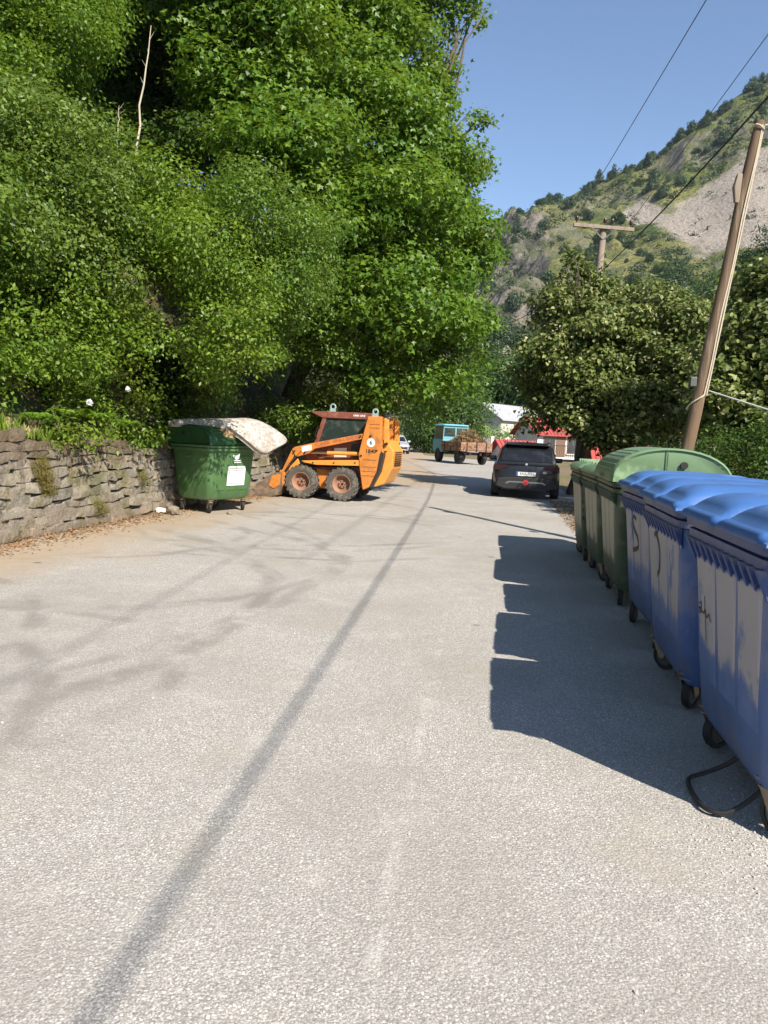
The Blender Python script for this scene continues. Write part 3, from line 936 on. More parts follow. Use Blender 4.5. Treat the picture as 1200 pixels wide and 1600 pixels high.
        wv.lathe([(.072, -w), (.094, -w), (.1, -w * .55), (.1, w * .55), (.094, w), (.072, w)], 22, 'y', (.05, 0, .1))
        wv.build('wheel', M['tyre'], k, smooth=True)
        hb = MB(); hb.lathe([(.0005, -.02), (.03, -.026), (.074, -.016), (.074, .016), (.03, .026), (.0005, .02)], 16, 'y', (.05, 0, .1), closed=False)
        hb.build('hub', M['hub'], k, smooth=True)
    return root

def face_pt(u, z, L=1.37, Dp=1.07, off=.012):
    """point on the front wall of a container: u along the length in metres, z height"""
    hy = Dp / 2
    return Vector((u, -(hy * (.765 + .10 * (z - .30) / .55) + off), z))
def stroke(name, pts, w, mat, parent):
    m = MB(); P = [face_pt(u, z) for u, z in pts]
    vs = []; fs = []
    for i, p in enumerate(P):
        d = P[min(i + 1, len(P) - 1)] - P[max(i - 1, 0)]
        n = Vector((-d.z, 0, d.x)).normalized() * (w[i] if isinstance(w, list) else w) / 2
        vs += [p + n, p - n]
    for i in range(len(P) - 1): fs.append((2 * i, 2 * i + 1, 2 * i + 3, 2 * i + 2))
    m.add(vs, fs)
    return m.build(name, mat, parent)
def smooth_pts(pts, n=5):
    out = []
    for i in range(len(pts) - 1):
        p0, p1, p2, p3 = [Vector(pts[max(0, min(len(pts) - 1, k))]) for k in (i - 1, i, i + 1, i + 2)]
        for k in range(n):
            t = k / n
            q = .5 * ((2 * p1) + (p2 - p0) * t + (2 * p0 - 5 * p1 + 4 * p2 - p3) * t * t + (3 * p1 - p0 - 3 * p2 + p3) * t ** 3)
            out.append(tuple(q))
    out.append(tuple(pts[-1]))
    return out

RZ_ROW = math.radians(-98.2)
def row_pos(y, back=0.0):
    # centre of a container whose front rim lies on the row line
    return (1.045 + .146 * y + .535 + back, y + back * -.12, 0)
GRP = 'containers lined up along the right edge of the road'
b1 = make_bin('blue_container', row_pos(3.50), RZ_ROW + .01, M['blue'], M['bluedark'], M['blue_lid'], 'wave', 'blue wheeled container nearest the camera, its right end cut by the picture edge', group=GRP, wall_m=M['blue_wall'], seed=1, castrot={(1, -1): .5, (-1, -1): 2.2})
b2 = make_bin('blue_container', row_pos(4.99, .02), RZ_ROW - .02, M['blue'], M['bluedark'], M['blue_lid'], 'wave', 'blue wheeled container in the middle of the three blue ones, with a brown bracket-shaped scrawl', group=GRP, wall_m=M['blue_wall'], seed=2)
b3 = make_bin('blue_container', row_pos(6.45, .10), RZ_ROW + .015, M['blue'], M['bluedark'], M['blue_lid'], 'wave', 'blue wheeled container next to the domed green one, sprayed with a brown S', group=GRP, wall_m=M['blue_wall'], seed=3)
b4 = make_bin('green_container', row_pos(7.95, .06), RZ_ROW - .01, M['green_old'], M['greendark'], M['green_lid'], 'dome', 'faded green container with a tall rounded dome lid in the right row', group=GRP, wall_m=M['green_wall'], seed=4)
b5 = make_bin('green_container', row_pos(9.38, .05), RZ_ROW + .02, M['green_old'], M['greendark'], M['green_lid'], 'flat', 'old green container with grimy pale walls just beyond the domed one', group=GRP, wall_m=M['green_wall'], seed=5)
b6 = make_bin('green_container', row_pos(10.75, .02), RZ_ROW, M['green_old'], M['greendark'], M['green_lid'], 'flat', 'old green container farthest down the right row with a red strip', group=GRP, wall_m=M['green_wall'], seed=6)
# scrawls: on these containers +u points towards the camera
stroke('graffiti', smooth_pts([(.02, .98), (-.09, 1.0), (-.14, .95), (-.06, .88), (.06, .83), (.08, .76), (-.02, .72), (-.16, .70)]), .042, M['brownspray'], b3)
stroke('graffiti', smooth_pts([(-.27, .98), (-.22, 1.01), (-.12, .97), (-.07, .88), (-.10, .78), (-.18, .72)]), .042, M['brownspray'], b2)
stroke('graffiti', smooth_pts([(-.44, .79), (-.40, .80), (-.42, .74), (-.44, .77), (-.36, .755), (-.33, .78), (-.30, .745), (-.26, .77), (-.23, .735)]), .009, M['ink'], b1)
stroke('graffiti', smooth_pts([(-.335, .85), (-.33, .77), (-.325, .70), (-.315, .62)]), .008, M['ink'], b1)
st = MB()
for k in range(5):
    z0 = .56 + k * .11
    P = [face_pt(.50, z0, off=.014), face_pt(.56, z0, off=.014), face_pt(.56, z0 + .055, off=.014), face_pt(.50, z0 + .055, off=.014)]
    st.add(P, [(0, 1, 2, 3)])
st.build('red_strip', M['redtape'], b6)
# tubular foot pedal of the nearest container, lowered to the asphalt
pd = MB()
pd.tube(smooth_pts([(.02, -.30, .20), (.0, -.40, .10), (-.02, -.50, .035), (.01, -.56, .022), (.09, -.585, .02), (.26, -.585, .02), (.34, -.56, .022), (.37, -.49, .035), (.36, -.40, .10), (.34, -.30, .20)], 4), .011, 8)
pd.build('foot_pedal', M['darkmetal'], b1, smooth=True)

# container on the left, its dome lid rolled back, with rubbish in it
LB = Vector((-3.22, 14.40, 0))
lb = make_bin('green_container', LB, math.radians(60), M['green_new'], M['green_new_rim'], M['green_new_lid'], 'dome', 'dark green wheeled container against the stone wall with a white notice', L=1.37, Dp=1.07, ribs=False, lift=.085, seed=9, castrot={(-1, -1): 1.1, (1, -1): .9, (-1, 1): .3})
def panel(name, u0, u1, z0, z1, mat, parent, off):
    m = MB()
    vs = [face_pt(u0, z0, off=off), face_pt(u1, z0, off=off), face_pt(u1, z1, off=off), face_pt(u0, z1, off=off)]
    vb = [v + Vector((0, .003, 0)) for v in vs]
    m.add(vs + vb, [(0, 1, 2, 3), (0, 4, 5, 1), (1, 5, 6, 2), (2, 6, 7, 3), (3, 7, 4, 0)])
    return m.build(name, mat, parent)
nt_ = panel('notice', -.14, .34, .50, .86, M['white'], lb, .016)
panel('print', -.10, .30, .81, .835, M['print'], nt_, .018)
panel('print', -.10, .30, .77, .785, M['print'], nt_, .018)
panel('print', -.10, -.085, .56, .75, M['print'], nt_, .018)
panel('print', .06, .075, .56, .75, M['print'], nt_, .018)
panel('print', -.10, .30, .53, .545, M['print'], nt_, .018)
stroke('emblem', smooth_pts([(-.04, 1.06), (.02, 1.02), (.10, 1.03), (.14, 1.10)]), [.02 + .05 * math.sin(i / 15 * 3.14) for i in range(16)], M['white'], lb)
panel('lettering', .0, .17, .955, .972, M['white'], lb, .016)
panel('lettering', .0, .19, .92, .937, M['white'], lb, .016)
M['card'] = paint('cardboard', (.42, .27, .13), .85, .25, 9)
M['mattress'] = None
def mattress_mat():
    t = NT('quilted_ticking'); o = t.obj()
    n = t.noise(t.scale(o, (1, .6, 1)), 16, 5, .7, 1.2)
    c = t.mix(t.step(n, .45, .56), (.47, .44, .41), (.29, .265, .24))
    c = t.mix(t.math('MULTIPLY', t.step(t.noise(o, 2.6, 6, .7), .42, .62), .55), c, (.25, .205, .15))
    v = t.n('TexVoronoi', Scale=7.0); t.t.links.new(o, v.inputs['Vector'])
    return t.finish(c, .9, 0, t.bump(t.math('ADD', n, t.math('MULTIPLY', v.outputs['Distance'], -1.2)), .5, .02), .2)
M['mattress'] = mattress_mat()
# cardboard carton sticking out of the open front
cb = MB()
cb.box((-.17, -.20, 0), (.17, .20, .003)); 
for a, b in (((-.17, -.2, 0), (-.165, .2, .34)), ((.165, -.2, 0), (.17, .2, .34)), ((-.17, -.2, 0), (.17, -.195, .34)), ((-.17, .195, 0), (.17, .2, .34))): cb.box(a, b)
cx = cb.build('cardboard_box', M['card'])
cx.location = LB + Vector((.20, -.36, 1.31)); cx.rotation_euler = (.15, .42, .95); cx.scale = (.8, .8, .62)
props(cx, 'torn brown cardboard box poking out of the green container under the mattress', 'box')
# mattress bent over the lid
def mattress():
    A = [W(256, 666, 13.85), W(300, 664, 13.9), W(342, 667, 13.95), W(372, 684, 14.02), W(408, 714, 14.15)]       # near edge, left to right
    spine = smooth_pts([tuple(p) for p in A], 7)
    P = [Vector(p) for p in spine]
    back = Vector((.42, .92, .04)).normalized()
    wdt = .95; th = .14
    secs = []
    n = len(P)
    for i, p in enumerate(P):
        d = (P[min(i + 1, n - 1)] - P[max(i - 1, 0)]).normalized()
        back = Vector((.42, .90, .04 + .26 * max(0, i / (n - 1) - .35) / .65)).normalized()
        up = d.cross(back).normalized()
        if up.z < 0: up = -up
        k = min(i, n - 1 - i)
        e = (.6, .85, .95)[k] if k < 3 else 1.0
        ins = (.15, .06, .02)[k] if k < 3 else 0.0
        s = []
        prof = [(0, .03), (0, .12), (.02, .145), (.10, .16), (.30, .155), (.5, .165), (.7, .155), (.85, .16), (.93, .145), (.95, .12), (.95, .03), (.93, .005), (.5, 0), (.02, .005)]
        for (a, b) in prof:
            a2 = ins + a / .95 * (wdt - 2 * ins)
            b2 = th * .5 + (b - .08) * e * th / .16
            s.append(p + back * a2 + up * (b2 - th * .2))
        secs.append(s)
    c = sum((p for p in P), Vector()) / n
    m = MB(); m.loft([[q - c for q in s] for s in secs])
    o = m.build('mattress', M['mattress'], None, smooth=True, loc=c)
    props(o, 'discarded pale quilted mattress draped over the green container and hanging down to the right', 'mattress')
    pip = MB()
    for a, b in ((0, 0.12), (0, .03)):
        pip.tube([s[1 if b > .1 else 0] - c for s in secs], .009, 6)
    pip.build('piping', M['mattress'], o, smooth=True)
mattress()

# ------------------------------------------------------------------ skid steer loader
M['orange'] = paint('worn_orange_paint', (.58, .20, .03), .55, .4, 4, wear=(.30, .13, .05), wear_amt=.43, wear_scale=7, bump=.12)
M['orange2'] = paint('faded_orange_paint', (.66, .27, .045), .5, .25, 5, wear=(.42, .17, .05), wear_amt=.36, wear_scale=10)
M['maroon'] = paint('red_brown_paint', (.20, .062, .042), .55, .35, 6, wear=(.27, .12, .08), wear_amt=.4, wear_scale=9)
M['rim_paint'] = paint('dusty_orange_rim', (.40, .16, .065), .7, .45, 8, wear=(.26, .15, .105), wear_amt=.55, wear_scale=8)
M['dustytyre'] = paint('dusty_tyre', (.085, .075, .062), .9, .5, 9, wear=(.16, .14, .115), wear_amt=.45, wear_scale=10)
M['lug'] = paint('grey_green_lug', (.27, .36, .34), .55, .3, 12)
M['bucketsteel'] = paint('scraped_steel', (.20, .155, .12), .5, .5, 6, metal=.35, wear=(.30, .20, .13), wear_amt=.45)
M['chrome'] = paint('cylinder_rod', (.45, .40, .33), .3, .2, 10, metal=.9)
M['blackpaint'] = paint('black_paint', (.02, .019, .018), .55, .3, 12)
M['dirtywindow'] = None
def glass_mat(name, col, rough=.08, grime=.25):
    t = NT(name); o = t.obj()
    g = t.step(t.noise(o, 5, 5, .65), .45, .75)
    c = t.mix(t.math('MULTIPLY', g, grime), col, (.22, .21, .18))
    return t.finish(c, t.math('ADD', rough, t.math('MULTIPLY', g, .2)), 0, None, .6)
M['dirtywindow'] = glass_mat('dusty_dark_glass', (.022, .035, .030), .12, .3)
M['carglass'] = glass_mat('dark_car_glass', (.010, .011, .013), .04, .06)
M['decal'] = paint('faded_red_decal', (.40, .10, .045), .6, .3, 30)

def decal(body, size, parent, loc, rot, mat, sx=1.0, name='lettering', bold=.0):
    me = text_mesh(body, size, bold=bold)
    o = link_mesh(name, me, mat, parent, loc=loc, rot=rot)
    o.scale = (sx, 1, 1)
    return o

def skid_steer():
    phi = math.radians(13)
    rear = Vector((-.98, 17.62, 0))       # ground under the near rear wheel
    # local axes: +x forward (picture left), +y to the loader's left (towards the camera)
    rz = math.pi - phi
    ex = Vector((math.cos(rz), math.sin(rz), 0)); ey = Vector((-math.sin(rz), math.cos(rz), 0))
    org = rear - ey * .62
    R = empty('skid_steer_loader', org, rz, 'orange skid steer loader with red-brown cab and dusty wheels parked by the bank', 'loader')
    # wheels
    k = 0
    for xw in (0.0, .98):
        for s in (1, -1):
            t = MB(); w = .13
            t.lathe([(.215, -w * .8), (.30, -w), (.355, -w * .95), (.375, -w * .55), (.375, w * .55), (.355, w * .95), (.30, w), (.215, w * .8)], 30, 'y', (0, 0, 0))
            n = 20
            for i in range(n):                       # tread bars
                for half in (-1, 1):
                    a = 2 * math.pi * (i + (.5 if half > 0 else 0)) / n
                    a2 = a + .16
                    def pt(an, r, y): return (r * math.cos(an), y, r * math.sin(an))
                    y0, y1 = half * .005, half * w * 1.0
                    t.add([pt(a, .366, y0), pt(a + .10, .366, y0), pt(a2 + .12, .345, y1), pt(a2, .345, y1), pt(a, .397, y0), pt(a + .10, .397, y0), pt(a2 + .12, .388, y1), pt(a2, .388, y1)],
                          [(4, 5, 6, 7), (0, 1, 5, 4), (1, 2, 6, 5), (2, 3, 7, 6), (3, 0, 4, 7)])
            wh = t.build('wheel', M['dustytyre'], R, smooth=True)
            wh.location = (xw, s * .62, .395)
            r = MB()
            r.lathe([(.218, -.10), (.222, .10), (.21, .11), (.195, .095), (.17, .02), (.165, -.005), (.10, -.01), (.095, .02), (.001, .022)], 26, 'y', (0, 0, 0), closed=False)
            rm = r.build('rim', M['rim_paint'], wh, smooth=True)
            if s < 0: rm.rotation_euler = (0, 0, math.pi)
            bo = MB()
            for i in range(6):
                a = 2 * math.pi * i / 6
                q = (.068 * math.cos(a), .068 * math.sin(a))
                bo.tube([(q[0], s * .018, q[1]), (q[0], s * .034, q[1])], .013, 6)
            bo.tube([(0, s * .018, 0), (0, s * .03, 0)], .03, 10)
            bo.build('wheel_nuts', M['darkmetal'], wh)
    # chassis
    c = MB()
    c.prism([(-.55, .34), (.55, .24), (1.12, .30), (1.22, .55), (1.10, .72), (-.40, .80), (-.75, .80), (-.80, .5)], -.47, .47)
    c.build('chassis', M['maroon'], R, bevel=.01)
    for s in (1, -1):
        f = MB()
        y0, y1 = (.475, .50) if s > 0 else (-.50, -.475)
        f.prism([(.30, .68), (.68, .70), (.66, .42), (.55, .26), (.42, .26), (.28, .52)], y0, y1)
        f.build('side_plate', M['orange'], R)
        f = MB()
        y0, y1 = (.50, .72) if s > 0 else (-.72, -.50)
        f.prism([(.99, .875), (.60, .905), (-.42, .965), (-.42, .835), (.62, .80), (.92, .84)], y0, y1)
        f.build('fender_beam', M['orange2'], R, bevel=.008)
    # body behind the lift arm
    f = MB(); f.prism([(1.00, .80), (.98, 1.00), (.80, 1.16), (-.40, 1.40), (-.44, .83)], -.46, .46)
    f.build('lower_cab', M['maroon'], R, bevel=.01)
    f = MB(); f.prism([(-.36, 1.02), (-.12, 1.00), (-.12, 1.30), (-.36, 1.36)], .462, .47); f.build('vent_opening', M['blackpaint'], R)
    # cab frame
    cabm = M['maroon']
    for s in (1, -1):
        y0, y1 = (.40, .46) if s > 0 else (-.46, -.40)
        f = MB(); f.prism([(.83, 1.12), (.73, 1.12), (.50, 1.89), (.60, 1.89)], y0, y1); f.build('front_post', cabm, R, bevel=.008)
        f = MB(); f.prism([(-.50, 1.25), (-.38, 1.25), (-.38, 1.60), (-.44, 1.89), (-.56, 1.89)], y0, y1); f.build('rear_post', cabm, R, bevel=.008)
        f = MB(); f.prism([(-.38, 1.30), (.755, 1.12), (.74, 1.22), (-.38, 1.40)], y0 + .004, y1 - .004); f.build('lower_rail', cabm, R)
        f = MB(); f.prism([(-.40, 1.385), (.735, 1.205), (.535, 1.888), (-.44, 1.888), (-.385, 1.60)], (.425 if s > 0 else -.435), (.435 if s > 0 else -.425)); f.build('side_window', M['dirtywindow'], R)
    f = MB(); f.prism([(.86, 1.99), (.84, 2.02), (.45, 2.035), (-.58, 2.035), (-.60, 1.885), (.60, 1.885)], -.48, .48); f.build('roof', cabm, R, bevel=.012)
    f = MB(); f.box((-.58, -.40, 1.3), (-.55, .40, 1.88)); f.build('rear_window', M['dirtywindow'], R)
    f = MB(); f.box((-.15, -.22, .95), (.30, .22, 1.08)); f.box((-.25, -.22, 1.05), (-.15, .22, 1.55)); f.build('seat', M['blackpaint'], R, bevel=.02)
    # rear towers, one each side
    TW = [(-.56, 1.955), (-.865, 1.965), (-.885, 1.42), (-.94, 1.13), (-.87, .74), (-.71, .40), (-.51, .296), (-.407, .826), (-.38, 1.116), (-.48, 1.61)]
    for s in (1, -1):
        y0, y1 = (.52, .74) if s > 0 else (-.74, -.52)
        f = MB(); f.prism(TW, y0, y1)
        tw = f.build('rear_tower', M['orange'], R, bevel=.012)
        f = MB(); f.prism([(-.91, 1.20), (-.96, 1.12), (-.885, .72), (-.72, .385), (-.66, .36), (-.82, .74), (-.875, 1.13)], y0 - .002, y1 + .006); f.build('edge_trim', M['blackpaint'], tw)
        yo = s * .742
        b = MB()
        for (x, z, r) in ((-.64, 1.52, .026), (-.44, 1.07, .022), (-.80, 1.20, .02)):
            b.tube([(x, yo - s * .01, z), (x, yo + s * .016, z)], r, 10)
        b.build('pin', M['darkmetal'], tw, smooth=True)
        g = MB()
        for zz in (.62, .72, .82, .98, 1.70, 1.78): g.box((-.80 if zz < 1.5 else -.84, yo - .001, zz), (-.48 if zz < 1.5 else -.60, yo + s * .004 if s > 0 else yo + .001, zz + .008))
        g.build('grooves', M['maroon'], tw)
    f = MB(); f.tube([(-.655, .742, 1.37), (-.655, .748, 1.37)], .095, 24); rd = f.build('round_sign', M['white'], R)
    decal('6', .13, rd, (-.655, .7505, 1.37), (math.pi / 2, 0, math.pi), M['blackpaint'], bold=.004)
    decal('1840', .12, R, (-.655, .7435, 1.175), (math.pi / 2, 0, math.pi), M['blackpaint'], 1.05, bold=.003)
    # engine hood and rear door between the towers
    f = MB(); f.prism([(-.58, .60), (-.60, 1.50), (-.98, 1.42), (-1.14, 1.20), (-1.12, .80), (-.95, .45), (-.72, .36)], -.515, .515); f.build('rear_door', M['orange2'], R, bevel=.02)
    for s in (1, -1):
        f = MB(); f.prism([(-.90, 1.94), (-1.00, 1.90), (-1.03, 1.42), (-1.0, 1.2), (-.92, 1.2)], (.50 if s > 0 else -.60), (.60 if s > 0 else -.50)); f.build('rear_post', M['orange2'], R, bevel=.01)
        f = MB(); f.tube([(-.93, s * .66, 1.34), (-1.02, s * .66, 1.37)], .03, 10); f.build('rear_lamp', M['darkmetal'], R)
    g = MB()
    for i in range(7): g.box((-1.148, -.35, .86 + i * .05), (-1.12, .35, .88 + i * .05))
    g.build('grille', M['blackpaint'], R)
    # lift arms
    for s in (1, -1):
        y0, y1 = (.565, .695) if s > 0 else (-.695, -.565)
        f = MB()
        f.prism([(-.47, 1.57), (.763, 1.287), (1.16, 1.185), (1.235, 1.13), (1.13, .952), (.83, 1.045), (.687, 1.165), (-.47, 1.45)], y0, y1)
        arm = f.build('lift_arm', M['orange'], R, bevel=.012)
        f = MB()
        f.prism([(1.245, 1.115), (1.165, 1.02), (1.32, .66), (1.40, .50), (1.50, .50), (1.47, .62)], y0 + .02, y1 - .02)
        f.build('arm_drop', M['orange'], arm, bevel=.01)
        f = MB(); f.prism([(1.05, .80), (1.10, .92), (1.26, .74), (1.36, .56), (1.28, .52), (1.16, .66)], y0 + .03, y1 - .03); f.build('arm_link', M['orange2'], arm, bevel=.008)
        f = MB(); f.tube([(.80, s * .60, 1.068), (.34, s * .60, 1.082)], .024, 10); f.build('cylinder_rod', M['chrome'], arm, smooth=True)
        f = MB(); f.tube([(.40, s * .60, 1.08), (-.39, s * .60, 1.10)], .047, 12); f.build('cylinder_barrel', M['orange2'], arm, smooth=True)
        f = MB(); f.tube([(1.13, s * .68, .98), (1.40, s * .68, .58)], .028, 10); f.tube([(1.0, s * .68, 1.10), (1.20, s * .68, .88)], .018, 8); f.build('tilt_cylinder', M['darkmetal'], arm, smooth=True)
    f = MB(); f.tube([(1.10, -.6, 1.03), (1.10, .6, 1.03)], .05, 12); f.build('cross_tube', M['orange'], R, smooth=True)
    # labels on the near arm and body
    f = MB(); f.prism([(1.0, 1.195), (.76, 1.255), (.75, 1.135), (.98, 1.075)], .697, .699); f.build('white_label', M['white'], R)
    f = MB(); f.prism([(.28, 1.20), (-.02, 1.22), (-.02, .99), (.28, .97)], .472, .474); f.build('white_label', M['white'], R)
    sl = math.atan2(1.57 - 1.287, -.47 - .763)
    an = math.atan2(.283, 1.233)
    decal('CASE', .115, R, (.50, .6965, 1.29), (math.pi / 2, -an, math.pi), M['decal'], 1.35, bold=.004)
    decal('UNI-LOADER', .105, R, (-.08, .6965, 1.425), (math.pi / 2, -an, math.pi), M['decal'], 1.12, bold=.005)
    decal('1840 UNI', .06, R, (-.28, .4815, 1.965), (math.pi / 2, 0, math.pi), M['white'], 1.2, bold=.002)
    # lifting lugs
    for (x, z) in ((.36, 2.03), (-.70, 1.95)):
        for s in (1, -1):
            y = s * (.44 if x > 0 else .63)
            f = MB()
            f.box((x - .07, y - .02, z - .02), (x + .07, y + .02, z + .07))
            ring = [(x + .058 * math.cos(a), y, z + .115 + .058 * math.sin(a)) for a in [math.pi * 2 * i / 14 for i in range(15)]]
            f.tube(ring, .02, 8, cap=False)
            f.build('lifting_lug', M['lug'], R, smooth=True)
    # hydraulic hoses, grab handle, step and cab guard bars
    for s in (1, -1):
        for k in range(3):
            h_ = MB(); h_.tube(smooth_pts([(.62, s * (.50 + .02 * k), 1.0), (.85, s * (.54 + .02 * k), 1.10 + .03 * k), (1.06, s * (.55 + .02 * k), 1.02 + .05 * k), (1.20, s * .56, .86 + .04 * k), (1.30, s * (.56 + .015 * k), .66)], 4), .013, 6)
            h_.build('hydraulic_hose', M['blackpaint'], R, smooth=True)
        h_ = MB(); h_.tube(smooth_pts([(.70, s * .47, 1.42), (.745, s * .52, 1.44), (.685, s * .52, 1.66), (.64, s * .47, 1.66)], 4), .011, 6); h_.build('grab_handle', M['darkmetal'], R, smooth=True)
        for k in range(5):
            x = -.22 + .17 * k
            h_ = MB(); h_.tube([(x + .04, s * .418, 1.30), (x, s * .418, 1.885)], .007, 5); h_.build('guard_bar', M['blackpaint'], R)
    h_ = MB(); h_.box((1.10, -.40, .62), (1.22, .40, .66)); h_.build('step', M['darkmetal'], R)
    h_ = MB()
    for (x, z) in ((1.16, 1.09), (.90, 1.08), (-.40, 1.51), (-.30, .90), (.20, .87), (.70, .85)): h_.tube([(x, .69, z), (x, .735, z)], .018, 8)
    h_.build('bolt_heads', M['darkmetal'], R, smooth=True)
    # bucket
    B = empty('bucket', (0, 0, 0)); B.parent = R
    out = [(1.42, .62), (1.50, .66), (1.58, .60), (1.66, .40), (1.62, .16), (1.55, .06), (1.70, .012), (2.36, .012)]
    inn = [(2.36, .026), (1.72, .032), (1.60, .075), (1.655, .17), (1.70, .40), (1.63, .60)]
    shell = [(1.44, .58), (1.42, .30), (1.50, .05), (1.70, .012), (2.36, .012), (2.36, .026), (1.72, .034), (1.54, .075), (1.462, .30), (1.48, .58)]
    f = MB(); f.prism(shell, -.80, .80); f.build('shell', M['bucketsteel'], B)
    for s in (1, -1):
        f = MB(); f.prism([(1.45, .58), (1.43, .30), (1.51, .06), (1.72, .02), (2.34, .02), (2.30, .10), (1.62, .57)], s * .79 - .009, s * .79 + .009); f.build('side_plate', M['bucketsteel'], B)
        f = MB(); f.prism([(1.38, .60), (1.36, .34), (1.44, .24), (1.47, .56)], s * .64 - .09, s * .64 + .09); f.build('coupler', M['orange'], B, bevel=.01)
    f = MB(); f.box((1.37, -.70, .52), (1.52, .70, .63)); f.build('top_bar', M['orange'], B, bevel=.012)
    f = MB(); f.prism([(1.44, .55), (1.66, .50), (1.72, .26), (1.60, .20), (1.46, .30)], .80, .815); f.build('cheek_plate', M['orange'], B)
    return R
skid_steer()

# ------------------------------------------------------------------ cars
M['carpaint'] = paint('black_car_paint', (.005, .0055, .007), .30, .1, 3, bump=0, coat=.15)
M['silver'] = paint('silver_car_paint', (.50, .51, .52), .3, .1, 3, bump=0, coat=.5, metal=.4)
M['plastic'] = paint('black_plastic', (.012, .012, .013), .6, .2, 15)
M['taillight'] = paint('red_lens', (.022, .003, .004), .15, .2, 12, bump=0)
M['headlight'] = paint('clear_lens', (.45, .48, .50), .1, .3, 12, bump=0)
M['plate'] = paint('white_plate', (.62, .63, .64), .4, .08, 12, bump=0)
M['eublue'] = paint('blue_plate_band', (.02, .07, .40), .4, .1, 12, bump=0)
M['alloy'] = paint('alloy_rim', (.28, .28, .29), .35, .2, 12, metal=.8)
M['badge'] = paint('badge_chrome', (.65, .65, .66), .2, .1, 12, metal=.8, bump=0)

